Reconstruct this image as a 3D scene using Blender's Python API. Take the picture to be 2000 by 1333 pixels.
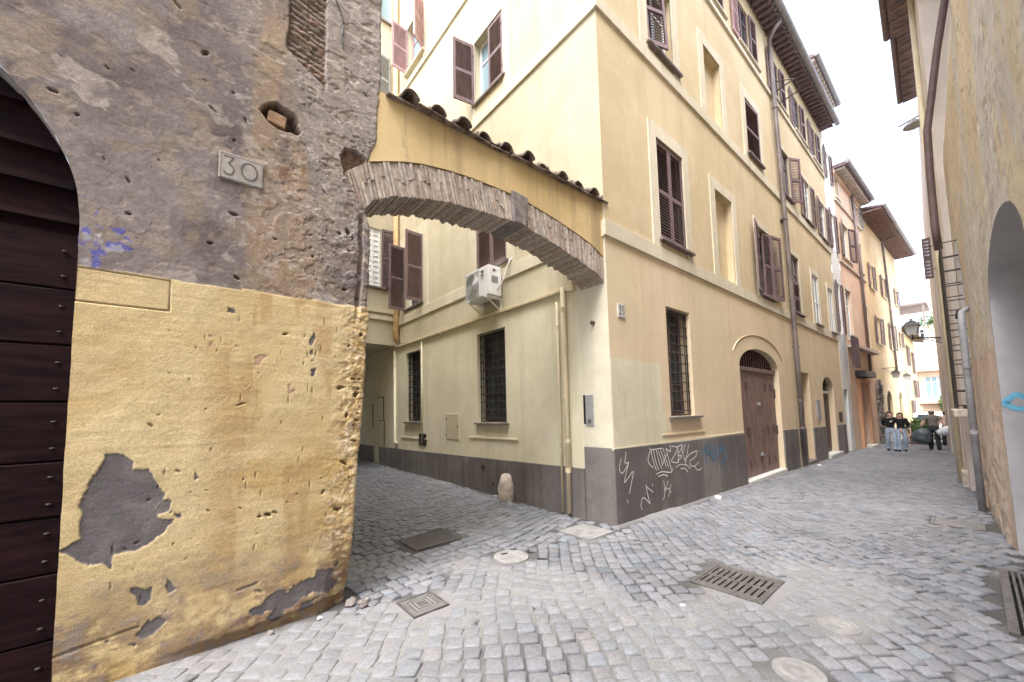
import bpy, bmesh, math, random
import numpy as np
from mathutils import Vector, Matrix

random.seed(7)
R = math.radians
for o in list(bpy.data.objects): bpy.data.objects.remove(o)
scene = bpy.context.scene
col = scene.collection

# ------------------------------------------------------------------ camera
CAM_H, F_PX, PP_Y = 1.55, 757.0, 750.0
PITCH, ROLL, HEAD = R(4.3), R(1.3), R(49.75)
fh = Vector((math.cos(HEAD), math.sin(HEAD), 0)); rt = Vector((math.sin(HEAD), -math.cos(HEAD), 0)); zz = Vector((0, 0, 1))
fw = fh*math.cos(PITCH) + zz*math.sin(PITCH); upv = -fh*math.sin(PITCH) + zz*math.cos(PITCH)
cx = rt*math.cos(ROLL) - upv*math.sin(ROLL); cy = rt*math.sin(ROLL) + upv*math.cos(ROLL); cz = -fw
camd = bpy.data.cameras.new('camera'); cam = bpy.data.objects.new('camera', camd); col.objects.link(cam)
cam.matrix_world = Matrix(((cx.x, cy.x, cz.x, 0), (cx.y, cy.y, cz.y, 0), (cx.z, cy.z, cz.z, CAM_H), (0, 0, 0, 1)))
camd.sensor_fit = 'HORIZONTAL'; camd.sensor_width = 36; camd.lens = 36*F_PX/2000
camd.shift_y = (PP_Y-666.5)/2000; camd.clip_start = .02; camd.clip_end = 600
scene.camera = cam

# ------------------------------------------------------------------ light
SUN_EL, SUN_AZ = R(66), R(248)
w = bpy.data.worlds.new('World'); scene.world = w; w.use_nodes = True
nt = w.node_tree; nt.nodes.clear()
sky = nt.nodes.new('ShaderNodeTexSky'); sky.sky_type = 'NISHITA'; sky.sun_disc = False
sky.sun_elevation = SUN_EL; sky.sun_rotation = SUN_AZ; sky.air_density = 1.0; sky.dust_density = 4.0; sky.ozone_density = 1.0
bw = nt.nodes.new('ShaderNodeRGBToBW'); mx = nt.nodes.new('ShaderNodeMix'); mx.data_type = 'RGBA'; mx.inputs[0].default_value = .60
bg = nt.nodes.new('ShaderNodeBackground'); bg.inputs[1].default_value = .15
wo = nt.nodes.new('ShaderNodeOutputWorld')
nt.links.new(sky.outputs[0], bw.inputs[0]); nt.links.new(sky.outputs[0], mx.inputs[6]); nt.links.new(bw.outputs[0], mx.inputs[7])
nt.links.new(mx.outputs[2], bg.inputs[0]); nt.links.new(bg.outputs[0], wo.inputs[0])
sd = bpy.data.lights.new('sun', 'SUN'); sd.energy = .5; sd.angle = R(40); sd.color = (1, .97, .93)
so = bpy.data.objects.new('sun', sd); col.objects.link(so)
# Nishita: rotation 0 puts the sun on +Y, turning clockwise
sdir = Vector((math.sin(SUN_AZ)*math.cos(SUN_EL), math.cos(SUN_AZ)*math.cos(SUN_EL), math.sin(SUN_EL)))
so.rotation_euler = (-sdir).to_track_quat('-Z', 'Y').to_euler(); so.location = (0, 0, 30)
vs = scene.view_settings; vs.view_transform = 'Standard'; vs.look = 'None'; vs.gamma = 1; vs.exposure = 2.78; vs.use_curve_mapping = False
scene.cycles.max_bounces = 10; scene.cycles.diffuse_bounces = 6

# ------------------------------------------------------------------ helpers
WM = {}
def link(o, parent=None, M=None):
    col.objects.link(o); M = M or Matrix()
    if parent is not None:
        o.parent = parent; o.matrix_basis = WM[parent].inverted() @ M
    else:
        o.matrix_basis = M
    WM[o] = M.copy(); return o
def tag(o, label, cat, group=None, kind=None):
    if label: o['label'] = label
    if cat: o['category'] = cat
    if group: o['group'] = group
    if kind: o['kind'] = kind
    return o
def thing(name, label, cat, loc=(0, 0, 0), group=None):
    o = bpy.data.objects.new(name, None); o.empty_display_size = .2
    link(o, None, Matrix.Translation(loc)); return tag(o, label, cat, group)
class MB:
    def __init__(s): s.v = []; s.f = []; s.m = []; s.mi = 0
    def quad(s, *p):
        n = len(s.v); s.v += [tuple(q) for q in p]; s.f.append(tuple(range(n, n+len(p)))); s.m.append(s.mi); return s
    def hexa(s, c):   # 8 corners: bottom 4 then top 4
        n = len(s.v); s.v += [tuple(q) for q in c]
        for f in ((0, 3, 2, 1), (4, 5, 6, 7), (0, 1, 5, 4), (1, 2, 6, 5), (2, 3, 7, 6), (3, 0, 4, 7)):
            s.f.append(tuple(n+i for i in f)); s.m.append(s.mi)
        return s
    def box(s, x0, x1, y0, y1, z0, z1):
        return s.hexa([(x0, y0, z0), (x1, y0, z0), (x1, y1, z0), (x0, y1, z0), (x0, y0, z1), (x1, y0, z1), (x1, y1, z1), (x0, y1, z1)])
    def obox(s, c, ax, ay, az):
        c, ax, ay, az = map(Vector, (c, ax, ay, az))
        return s.hexa([c+a*ax+b*ay+d*az for d in (-1, 1) for a, b in ((-1, -1), (1, -1), (1, 1), (-1, 1))])
    def tube(s, pts, r, n=8, caps=True):
        pts = [Vector(p) for p in pts]; rs = r if isinstance(r, (list, tuple)) else [r]*len(pts)
        base = len(s.v); ref = None
        for i, p in enumerate(pts):
            d = (pts[min(i+1, len(pts)-1)]-pts[max(i-1, 0)]).normalized()
            if ref is None: ref = Vector((0, 0, 1)) if abs(d.z) < .9 else Vector((1, 0, 0))
            a = d.cross(ref).normalized(); b = d.cross(a).normalized(); ref = -b if False else ref
            for k in range(n):
                t = 2*math.pi*k/n; s.v.append(tuple(p+(a*math.cos(t)+b*math.sin(t))*rs[i]))
        for i in range(len(pts)-1):
            for k in range(n):
                k2 = (k+1) % n; s.f.append((base+i*n+k, base+i*n+k2, base+(i+1)*n+k2, base+(i+1)*n+k)); s.m.append(s.mi)
        if caps:
            s.f.append(tuple(base+k for k in range(n))); s.m.append(s.mi)
            s.f.append(tuple(base+(len(pts)-1)*n+k for k in range(n-1, -1, -1))); s.m.append(s.mi)
        return s
    def lathe(s, c, prof, n=16, sx=1, sy=1):
        c = Vector(c); base = len(s.v)
        for r_, z in prof:
            for k in range(n):
                t = 2*math.pi*k/n; s.v.append((c.x+r_*sx*math.cos(t), c.y+r_*sy*math.sin(t), c.z+z))
        for i in range(len(prof)-1):
            for k in range(n):
                k2 = (k+1) % n; s.f.append((base+i*n+k, base+i*n+k2, base+(i+1)*n+k2, base+(i+1)*n+k)); s.m.append(s.mi)
        s.f.append(tuple(base+(len(prof)-1)*n+k for k in range(n))); s.m.append(s.mi)
        s.f.append(tuple(base+k for k in range(n-1, -1, -1))); s.m.append(s.mi); return s
    def prism(s, poly, ext):   # planar polygon (3D points) extruded by vector ext
        n = len(s.v); k = len(poly); e = Vector(ext)
        s.v += [tuple(p) for p in poly] + [tuple(Vector(p)+e) for p in poly]
        s.f.append(tuple(range(n, n+k))); s.f.append(tuple(range(n+2*k-1, n+k-1, -1))); s.m += [s.mi]*2
        for i in range(k):
            j = (i+1) % k; s.f.append((n+i, n+j, n+k+j, n+k+i)); s.m.append(s.mi)
        return s
    def mesh(s, name, mats, smooth=False):
        me = bpy.data.meshes.new(name); me.from_pydata(s.v, [], s.f)
        for m in (mats if isinstance(mats, (list, tuple)) else [mats]): me.materials.append(m)
        if any(s.m): me.polygons.foreach_set('material_index', s.m)
        if smooth: me.polygons.foreach_set('use_smooth', [True]*len(me.polygons))
        me.update(); return me
def fixn(me):
    bm = bmesh.new(); bm.from_mesh(me); bmesh.ops.recalc_face_normals(bm, faces=bm.faces); bm.to_mesh(me); bm.free(); return me
def part(name, mb, mat, parent, M=None, smooth=False):
    me = fixn(mb.mesh(name, mat, smooth)) if isinstance(mb, MB) else mb
    return link(bpy.data.objects.new(name, me), parent, M)
def solo(name, mb, mat, label, cat, group=None, kind=None, smooth=False, loc=None):
    me = fixn(mb.mesh(name, mat, smooth)) if isinstance(mb, MB) else mb
    M = Matrix()
    if loc is not None:
        me.transform(Matrix.Translation(-Vector(loc))); M = Matrix.Translation(loc)
    return tag(link(bpy.data.objects.new(name, me), None, M), label, cat, group, kind)
def bevel(me, w_, seg=1, ang=35):
    bm = bmesh.new(); bm.from_mesh(me); bmesh.ops.recalc_face_normals(bm, faces=bm.faces)
    es = [e for e in bm.edges if len(e.link_faces) == 2 and e.calc_face_angle(0) > R(ang)]
    bmesh.ops.bevel(bm, geom=es, offset=w_, segments=seg, affect='EDGES', profile=.5, clamp_overlap=True)
    bm.to_mesh(me); bm.free(); return me

# numpy noise
def _hash(ix, iy, seed):
    n = (ix.astype(np.int64)*374761393 + iy.astype(np.int64)*668265263 + seed*974634777) & 0xffffffff
    n = ((n ^ (n >> 13))*1274126177) & 0xffffffff
    return ((n ^ (n >> 16)) & 0xffff)/65535.0
def vn(x, y, seed=0):
    x = np.asarray(x, float); y = np.asarray(y, float)
    ix = np.floor(x); iy = np.floor(y); fx = x-ix; fy = y-iy; fx = fx*fx*fx*(fx*(fx*6-15)+10); fy = fy*fy*fy*(fy*(fy*6-15)+10)
    a = _hash(ix, iy, seed); b = _hash(ix+1, iy, seed); c = _hash(ix, iy+1, seed); d = _hash(ix+1, iy+1, seed)
    return (a+(b-a)*fx)+((c+(d-c)*fx)-(a+(b-a)*fx))*fy
def fbm(x, y, o=4, seed=0, g=.5):
    x = np.asarray(x, float); y = np.asarray(y, float)
    s = 0; a = 1; t = 0; ca, sa = math.cos(.6), math.sin(.6)
    for i in range(o):
        s = s+a*(vn(x, y, seed+i*17)*2-1); t += a; a *= g; x, y = (x*ca-y*sa)*2.03, (x*sa+y*ca)*2.03
    return s/t
def sst(a, b, x): t = np.clip((x-a)/(b-a), 0, 1); return t*t*(3-2*t)
def lerp(a, b, t): return a+(b-a)*t[..., None] if isinstance(t, np.ndarray) else a+(b-a)*t
def polysd(px, pz, poly):   # signed distance, >0 inside
    P = np.array(poly); d = np.full(px.shape, 1e9); ins = np.zeros(px.shape, bool)
    for i in range(len(P)):
        a = P[i]; b = P[(i+1) % len(P)]; e = b-a; wx = px-a[0]; wz = pz-a[1]
        t = np.clip((wx*e[0]+wz*e[1])/(e@e+1e-12), 0, 1); d = np.minimum(d, np.hypot(wx-t*e[0], wz-t*e[1]))
        c = ((a[1] > pz) != (b[1] > pz)) & (px < (b[0]-a[0])*(pz-a[1])/(b[1]-a[1]+1e-12)+a[0]); ins ^= c
    return np.where(ins, d, -d)
def gridmesh(name, X, Y, Z, C, mat, mask=None, smooth=True):
    nr, nc = X.shape; v = np.stack([X, Y, Z], -1).reshape(-1, 3)
    i = np.arange(nr*nc).reshape(nr, nc)
    q = np.stack([i[:-1, :-1], i[:-1, 1:], i[1:, 1:], i[1:, :-1]], -1)
    q = q[mask] if mask is not None else q.reshape(-1, 4)
    return rawmesh(name, v, q, C.reshape(-1, 3) if C is not None else None, mat, smooth)
def rawmesh(name, v, q, C, mat, smooth=True):
    me = bpy.data.meshes.new(name); k = q.shape[1]
    me.vertices.add(len(v)); me.vertices.foreach_set('co', np.ascontiguousarray(v, np.float32).ravel())
    me.loops.add(q.size); me.loops.foreach_set('vertex_index', np.ascontiguousarray(q, np.int32).ravel())
    me.polygons.add(len(q)); me.polygons.foreach_set('loop_start', np.arange(0, q.size, k, dtype=np.int32))
    me.update(calc_edges=True)
    if C is not None:
        a = me.attributes.new('Col', 'FLOAT_COLOR', 'POINT'); a.data.foreach_set('color', np.concatenate([C, np.ones((len(C), 1))], 1).astype(np.float32).ravel())
    me.polygons.foreach_set('use_smooth', np.full(len(q), smooth)); me.materials.append(mat); me.validate(); return me

# ------------------------------------------------------------------ materials
MATS = {}
class NG:
    def __init__(s, name):
        s.m = bpy.data.materials.new(name); s.m.use_nodes = True; s.t = s.m.node_tree; s.b = s.t.nodes['Principled BSDF']; MATS[name] = s.m
        s.pos = s.t.nodes.new('ShaderNodeNewGeometry').outputs['Position']
    def n(s, typ, **k):
        x = s.t.nodes.new(typ)
        for a, v in k.items(): setattr(x, a, v)
        return x
    def lk(s, a, b): s.t.links.new(a, b)
    def noise(s, scale, detail=5, rough=.6, vec=None, sc=None, dist=0):
        v = vec or s.pos
        if sc is not None:
            mp = s.n('ShaderNodeMapping'); mp.inputs['Scale'].default_value = sc; s.lk(v, mp.inputs[0]); v = mp.outputs[0]
        x = s.n('ShaderNodeTexNoise'); x.inputs['Scale'].default_value = scale; x.inputs['Detail'].default_value = detail
        x.inputs['Roughness'].default_value = rough; x.inputs['Distortion'].default_value = dist; s.lk(v, x.inputs['Vector']); return x.outputs['Fac']
    def ramp(s, fac, a, b):
        x = s.n('ShaderNodeMapRange'); x.inputs[1].default_value = a; x.inputs[2].default_value = b; x.interpolation_type = 'SMOOTHSTEP'; s.lk(fac, x.inputs[0]); return x.outputs[0]
    def mix(s, fac, a, b, mode='MIX'):
        x = s.n('ShaderNodeMix', data_type='RGBA', blend_type=mode)
        for i, v in ((0, fac), (6, a), (7, b)):
            if isinstance(v, (int, float)): x.inputs[i].default_value = v
            elif isinstance(v, tuple): x.inputs[i].default_value = (*v, 1)
            else: s.lk(v, x.inputs[i])
        return x.outputs[2]
    def math(s, op, a, b):
        x = s.n('ShaderNodeMath', operation=op)
        for i, v in ((0, a), (1, b)):
            if isinstance(v, (int, float)): x.inputs[i].default_value = v
            else: s.lk(v, x.inputs[i])
        return x.outputs[0]
    def bump(s, h, strength=.3, dist=.01):
        x = s.n('ShaderNodeBump'); x.inputs['Strength'].default_value = strength; x.inputs['Distance'].default_value = dist; s.lk(h, x.inputs['Height']); s.lk(x.outputs[0], s.b.inputs['Normal'])
    def done(s, colr, rough=.85, metal=0, spec=.3):
        if isinstance(colr, tuple): s.b.inputs['Base Color'].default_value = (*colr, 1)
        else: s.lk(colr, s.b.inputs['Base Color'])
        s.b.inputs['Roughness'].default_value = rough; s.b.inputs['Metallic'].default_value = metal; s.b.inputs['Specular IOR Level'].default_value = spec; return s.m
def plaster(name, c, c2, dirt=(.3, .25, .2), dirta=.35, streak=.5, bmp=.25, rough=.9):
    g = NG(name); a = g.noise(.55, 6, .62); colr = g.mix(g.ramp(a, .36, .64), tuple(v*.95 for v in c), tuple(min(1, v*1.03) for v in c2))
    b = g.noise(2.6, 8, .68); colr = g.mix(g.math('MULTIPLY', g.ramp(b, .48, .72), .45), colr, tuple(min(1, v*1.14) for v in c2))
    st = g.noise(1.0, 6, .65, sc=(4.2, 4.2, .28)); colr = g.mix(g.math('MULTIPLY', g.ramp(st, .47, .72), streak*dirta), colr, dirt)
    d = g.noise(7, 9, .75, dist=.6); colr = g.mix(g.math('MULTIPLY', g.ramp(d, .60, .76), dirta*.8), colr, dirt)
    vo = g.n('ShaderNodeTexVoronoi', feature='DISTANCE_TO_EDGE'); vo.inputs['Scale'].default_value = .8; va = g.n('ShaderNodeVectorMath', operation='ADD'); nz_ = g.n('ShaderNodeTexNoise'); nz_.inputs['Scale'].default_value = 1.7; nz_.inputs['Detail'].default_value = 7; g.lk(g.pos, nz_.inputs['Vector']); g.lk(g.pos, va.inputs[0]); g.lk(nz_.outputs['Color'], va.inputs[1]); g.lk(va.outputs[0], vo.inputs['Vector'])
    ck = g.math('MULTIPLY', g.ramp(vo.outputs['Distance'], .0055, .001), g.ramp(g.noise(.8, 3, .5), .56, .66)); colr = g.mix(g.math('MULTIPLY', ck, .5), colr, dirt)
    f = g.noise(55, 4, .6); m_ = g.noise(4, 6, .6)
    h = g.math('ADD', g.math('MULTIPLY', f, .25), m_); g.bump(h, bmp, .02)
    return g.done(colr, rough, 0, .2)
def plain(name, c, var=.18, scale=9, rough=.6, metal=0, spec=.4, bmp=0, sc=None, c2=None):
    g = NG(name); a = g.noise(scale, 6, .65, sc=sc)
    colr = g.mix(g.ramp(a, .3, .7), tuple(v*(1-var) for v in c), c2 or tuple(min(1, v*(1+var)) for v in c))
    if bmp: g.bump(g.noise(scale*4, 5, .6, sc=sc), bmp, .006)
    return g.done(colr, rough, metal, spec)
def attrmat(name, rough=.88, fine=60, amt=.25, bmp=.35, dist=.008, spec=.25):
    g = NG(name); at = g.n('ShaderNodeAttribute'); at.attribute_name = 'Col'
    f = g.noise(fine, 5, .7); k = g.ramp(f, .2, .8); m_ = g.n('ShaderNodeMapRange'); m_.inputs[3].default_value = 1-amt; m_.inputs[4].default_value = 1+amt; g.lk(k, m_.inputs[0])
    cc = g.n('ShaderNodeCombineColor'); [g.lk(m_.outputs[0], cc.inputs[i]) for i in range(3)]
    colr = g.mix(1.0, at.outputs['Color'], cc.outputs[0], 'MULTIPLY')
    g.bump(g.math('ADD', g.noise(fine*.4, 6, .65), g.math('MULTIPLY', f, .6)), bmp, dist); return g.done(colr, rough, 0, spec)

M_yel = plaster('plaster_yellow', (.585, .48, .305), (.625, .52, .345), (.41, .32, .21), .36, .8)  # own yellow, kept darker than ground floor to offset stronger light high up
M_yelg = plaster('plaster_ground_floor', (.675, .57, .385), (.70, .565, .40), (.47, .37, .25), .34, .8)
M_cream = plaster('plaster_cream', (.655, .61, .455), (.70, .655, .505), (.42, .37, .28), .34, .9)
M_creamhi = plaster('plaster_pale_yellow', (.52, .47, .34), (.565, .515, .385), (.37, .31, .22), .42, .9)  # upper alley wall tint, darkened in the paint to offset brighter light above
M_pier = plaster('plaster_pier_grey', (.58, .54, .42), (.64, .60, .48), (.36, .31, .24), .32, .8)
M_trim = plaster('trim_cream', (.60, .54, .41), (.66, .60, .48), (.42, .36, .28), .34, .9)
M_archy = plaster('arch_ochre', (.56, .415, .20), (.61, .475, .26), (.30, .22, .14), .75, 1.0)
M_white = plaster('plaster_white', (.66, .67, .66), (.74, .74, .72), (.4, .4, .38), .3)
M_orange = plaster('plaster_salmon', (.68, .48, .36), (.72, .55, .42), (.48, .3, .2), .3)  # salmon paled to imitate glare washing out the far street
M_ochre = plaster('plaster_ochre', (.72, .55, .33), (.76, .61, .40), (.5, .36, .2), .25)  # ochre also paled, distance glare put into the paint
M_yel2 = plaster('plaster_light_ochre', (.80, .64, .32), (.82, .7, .42), (.5, .4, .22), .2)
M_pink = plaster('plaster_pink', (.76, .62, .55), (.80, .68, .6), (.55, .44, .4), .2)
M_slabs = [plaster('basalt_slab_%d' % i, tuple(v*k for v in (.135, .122, .117)), tuple(v*k for v in (.20, .183, .172)), (.075, .058, .048), .75, .9, .15, .7) for i, k in enumerate((.85, 1.0, 1.15, .95))]; M_slab = M_slabs[1]
M_shut = plain('shutter_brown', (.175, .118, .122), .25, 14, .55, sc=(1, 1, .2))
M_shutp = plain('shutter_faded', (.42, .27, .27), .2, 14, .6, sc=(1, 1, .2))
M_shutd = plain('shutter_plum', (.095, .058, .066), .25, 12, .5)
M_shutg = plain('shutter_grey_green', (.30, .31, .30), .2, 12, .6)
M_wood = plain('door_wood', (.19, .118, .102), .28, 6, .5, sc=(1, 1, .35), bmp=.1)
M_wdark = plain('dark_gate', (.014, .0055, .0068), .55, 5, .7, spec=.08, sc=(.4, 1, 3), bmp=.25)
M_iron = plain('iron', (.055, .048, .046), .3, 25, .55, .3)
M_rust = plain('rusty_iron', (.11, .055, .035), .4, 30, .8)
M_pipe = plain('pipe_brown_grey', (.19, .155, .145), .3, 5, .5, .2, sc=(1, 1, .4))
M_pipec = plain('pipe_cream', (.66, .575, .40), .12, 6, .5, sc=(1, 1, .3))
M_pipep = plain('pipe_plum', (.13, .085, .085), .2, 5, .5)
M_grey = plain('pipe_grey', (.30, .30, .32), .2, 6, .5)
M_wframe = plain('white_frame', (.78, .78, .77), .06, 9, .45)
M_dark = plain('dark_room', (.012, .011, .012), .2, 4, .8)
M_glass = NG('window_glass').done((.03, .04, .05), .06, 0, .8)
M_glassb = NG('window_glass_pale').done((.25, .36, .42), .1, 0, .7)
M_curt = plain('white_curtain', (.72, .75, .76), .1, 3, .9, sc=(8, 8, .2))
M_tile = plain('roof_tile', (.14, .105, .085), .5, 9, .95, spec=.1, bmp=.7, c2=(.30, .245, .20))
M_tileu = plain('eave_underside', (.17, .125, .135), .35, 7, .9)
M_beam = plain('eave_wood', (.24, .16, .14), .3, 8, .8)
M_plate = plain('old_marble', (.33, .305, .28), .18, 12, .85, spec=.15, bmp=.2)
M_marble = plain('marble', (.56, .55, .52), .12, 10, .5, bmp=.1)
M_cem = plain('cement_cover', (.25, .245, .235), .2, 9, .9, bmp=.5)
M_ink = plain('engraving', (.10, .10, .10), .2, 10, .8)
M_graw = plain('paint_white', (.72, .70, .68), .15, 40, .7)
M_grab = plain('paint_blue', (.05, .19, .34), .3, 40, .6)
M_cyan = plain('paint_cyan', (.16, .48, .68), .15, 20, .6)
M_ac = plain('air_con_white', (.74, .75, .76), .05, 6, .4)
M_acf = plain('air_con_fan', (.36, .37, .38), .15, 6, .4)
M_steel = plain('brushed_steel', (.45, .45, .46), .12, 20, .4, .6)
M_cast = plain('cast_iron', (.125, .115, .11), .3, 18, .62, .25, bmp=.5)
M_stone = plain('travertine', (.50, .43, .37), .25, 12, .9, bmp=.8)
M_conc = plain('concrete', (.235, .23, .225), .2, 7, .9, bmp=.5)
M_paper = plain('paper_white', (.8, .8, .8), .06, 9, .8)
M_dirtstone = plain('rough_stone', (.19, .168, .155), .4, 8, .95, bmp=.9)
M_wallA = attrmat('old_render', .97, 120, .30, .45, .007, .03)
M_wallR = attrmat('right_render', .92, 60, .22, .45, .010)
M_cob = attrmat('basalt_cobble', .62, 45, .28, .5, .006, .4)
M_bed = attrmat('sand_bed', .95, 80, .3, .6, .006)
M_leaf = plain('leaves', (.07, .14, .045), .5, 6, .6, c2=(.15, .25, .08))
M_leafp = plain('leaves_pale', (.20, .28, .14), .4, 2, .7)

class Plane:   # a facade: u along it, z up, d outwards
    def __init__(s, o, u, n): s.o = Vector(o); s.u = Vector(u).normalized(); s.n = Vector(n).normalized()
    def __call__(s, u, z, d=0): return s.o+s.u*u+s.n*d+Vector((0, 0, z))
    def box(s, mb, u0, u1, z0, z1, d0, d1):
        return mb.hexa([s(u, z, d) for z in (z0, z1) for u, d in ((u0, d0), (u1, d0), (u1, d1), (u0, d1))])
def facade(mb, P, u0, u1, z0, z1, holes, depth=.25, cuts=()):
    us = sorted({u0, u1, *[h[0] for h in holes], *[h[1] for h in holes], *[c for c in cuts if u0 < c < u1]}); zs = sorted({z0, z1, *[h[2] for h in holes], *[h[3] for h in holes]})
    us = [u for u in us if u0 <= u <= u1]; zs = [z for z in zs if z0 <= z <= z1]
    for a, b in zip(us, us[1:]):
        for c, d in zip(zs, zs[1:]):
            mu, mz = (a+b)/2, (c+d)/2
            if any(h[0] < mu < h[1] and h[2] < mz < h[3] for h in holes): continue
            mb.quad(P(a, c), P(b, c), P(b, d), P(a, d))
    for h in holes:
        a, b, c, d = h[:4]; rise = h[4] if len(h) > 4 else 0; dep = h[5] if len(h) > 5 else depth; s = d-rise
        out = [(a, c), (a, s)]
        if rise:
            N = 18; arc = [((a+b)/2-(b-a)/2*math.cos(math.pi*i/N), s+rise*math.sin(math.pi*i/N)) for i in range(N+1)]
            for p, q in zip(arc, arc[1:]): mb.quad(P(*p), P(*q), P(q[0], d), P(p[0], d))
            out += arc[1:-1]
        out += [(b, s), (b, c)]
        for p, q in zip(out, out[1:]+out[:1]): mb.quad(P(*p), P(*q), P(*q, -dep), P(*p, -dep))
def arcpoly(a, b, c, s, rise, N=18):
    return [(a, c)]+[((a+b)/2-(b-a)/2*math.cos(math.pi*i/N), s+rise*math.sin(math.pi*i/N)) for i in range(N+1)]+[(b, c)]
def backing(mb, P, u0, u1, z0, z1, d): mb.quad(P(u0, z0, d), P(u1, z0, d), P(u1, z1, d), P(u0, z1, d))

SLATM = {}
def slat_mesh(wd, mat):
    k = (round(wd, 3), mat.name)
    if k not in SLATM:
        mb = MB(); t = R(54); mb.obox((wd/2, 0, 0), (wd/2, 0, 0), (0, .024*math.cos(t), .024*math.sin(t)), (0, -.005*math.sin(t), .005*math.cos(t)))
        SLATM[k] = fixn(mb.mesh('slat', mat))
    return SLATM[k]
def leaf(bld, hinge, ang, wd, h, mat=None, near=True, pitch=.052, tilt=0, rails=(.47,)):
    """one louvred shutter leaf hung at hinge, running in direction ang"""
    mat = mat or M_shut; sw, th = .052, .018
    M = Matrix.Translation(hinge) @ Matrix.Rotation(ang, 4, 'Z') @ Matrix.Rotation(tilt, 4, 'X')
    mb = MB(); mb.box(0, sw, -th, th, 0, h).box(wd-sw, wd, -th, th, 0, h); zs = [0.]+[r_*h for r_ in rails]+[h-.075]
    for i, z in enumerate(zs): mb.box(sw, wd-sw, -th*.9, th*.9, z, z+(.085 if i == 0 else .07))
    mb.box(sw*.2, sw*.8, th, th+.012, h*.16, h*.16+.09).box(sw*.2, sw*.8, th, th+.012, h*.8, h*.8+.09)
    s = part('shutter', mb, mat, bld, M); me = slat_mesh(wd-2*sw, mat); jm = MB()
    for i, z in enumerate(zs[:-1]):
        a, b = z+(.085 if i == 0 else .07), zs[i+1]; n = max(2, int((b-a)/pitch))
        for k in range(n):
            zc = a+(k+.5)*(b-a)/n; X = M @ Matrix.Translation((sw, 0, zc))
            if near: part('slat', me, None, s, X)
            else: 
                t = R(54); jm.obox((wd/2, 0, zc), (wd/2-sw, 0, 0), (0, .024*math.cos(t), .024*math.sin(t)), (0, -.006*math.sin(t), .006*math.cos(t)))
    if not near: part('slats', jm, mat, s, M)['kind'] = 'stuff'
    return s
def window(bld, P, u0, u1, z0, z1, d, fm=None, gm=None, mull=1, trans=(.68,), fw_=.055):
    fm = fm or M_wframe; gm = gm or M_glass; mb = MB()
    P.box(mb, u0, u0+fw_, z0, z1, d-.03, d+.02); P.box(mb, u1-fw_, u1, z0, z1, d-.03, d+.02)
    P.box(mb, u0+fw_, u1-fw_, z0, z0+fw_, d-.03, d+.018); P.box(mb, u0+fw_, u1-fw_, z1-fw_, z1, d-.03, d+.018)
    us = [u0+fw_]
    for i in range(mull):
        c = u0+(u1-u0)*(i+1)/(mull+1); P.box(mb, c-.03, c+.03, z0+fw_, z1-fw_, d-.028, d+.016); us += [c-.03, c+.03]
    us.append(u1-fw_); zs = [z0+fw_]
    for t in trans:
        c = z0+(z1-z0)*t
        for i in range(0, len(us), 2): P.box(mb, us[i], us[i+1], c-.018, c+.018, d-.026, d+.012)
        zs += [c-.018, c+.018]
    zs.append(z1-fw_); wn = part('window', mb, fm, bld)
    for i in range(0, len(us), 2):
        for j in range(0, len(zs), 2):
            p = MB(); P.box(p, us[i], us[i+1], zs[j], zs[j+1], d-.012, d-.004); part('pane', p, gm, wn)
    return wn
def surround(bld, P, u0, u1, z0, z1, wd, mat=None, d=.022, bottom=False):
    mb = MB(); P.box(mb, u0-wd, u0, z0, z1+wd, -.01, d); P.box(mb, u1, u1+wd, z0, z1+wd, -.01, d); P.box(mb, u0, u1, z1, z1+wd, -.01, d)
    if bottom: P.box(mb, u0, u1, z0-wd*.6, z0, -.01, d)
    return part('window_surround', mb, mat or M_trim, bld)
def sill(bld, P, u0, u1, z, mat=None, pr=.09, th=.05):
    mb = MB(); P.box(mb, u0, u1, z-th, z, -.02, pr); me = fixn(mb.mesh('window_sill', mat or M_pipe)); bevel(me, .006); return part('window_sill', me, None, bld)
def grille(bld, P, u0, u1, z0, z1, d, nu, nz, r=.009, mat=None):
    mat = mat or M_iron; mb = MB(); P.box(mb, u0, u1, z0, z0+.02, d-.01, d+.01); P.box(mb, u0, u1, z1-.02, z1, d-.01, d+.01); P.box(mb, u0, u0+.014, z0+.018, z1-.018, d-.009, d+.009); P.box(mb, u1-.014, u1, z0+.018, z1-.018, d-.009, d+.009)
    g = part('window_grille', mb, mat, bld)
    for i in range(nu):
        u = u0+(u1-u0)*(i+.5)/nu; part('bar', MB().tube([P(u, z0, d), P(u, z1, d)], r, 6), mat, g)
    for j in range(nz):
        z = z0+(z1-z0)*(j+.5)/nz; part('bar', MB().tube([P(u0, z, d+.014), P((u0+u1)/2, z+random.uniform(-.006, .006), d+.014), P(u1, z, d+.014)], r*1.15, 6), mat, g)
    return g
def ribbon(mb, P, pts, wd, d):
    """painted or carved stroke: flat ribbon on a facade"""
    for k, (a, b) in enumerate(zip(pts, pts[1:])):
        a = Vector(a); b = Vector(b); t = (b-a)
        if t.length < 1e-6: continue
        t.normalize(); n = Vector((-t.y, t.x))*wd/2; e = t*wd*.35; dd = d+.0004*(k % 3)
        mb.quad(*[P(q.x, q.y, dd) for q in (a-n-e, b-n+e, b+n+e, a+n-e)])
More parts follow.
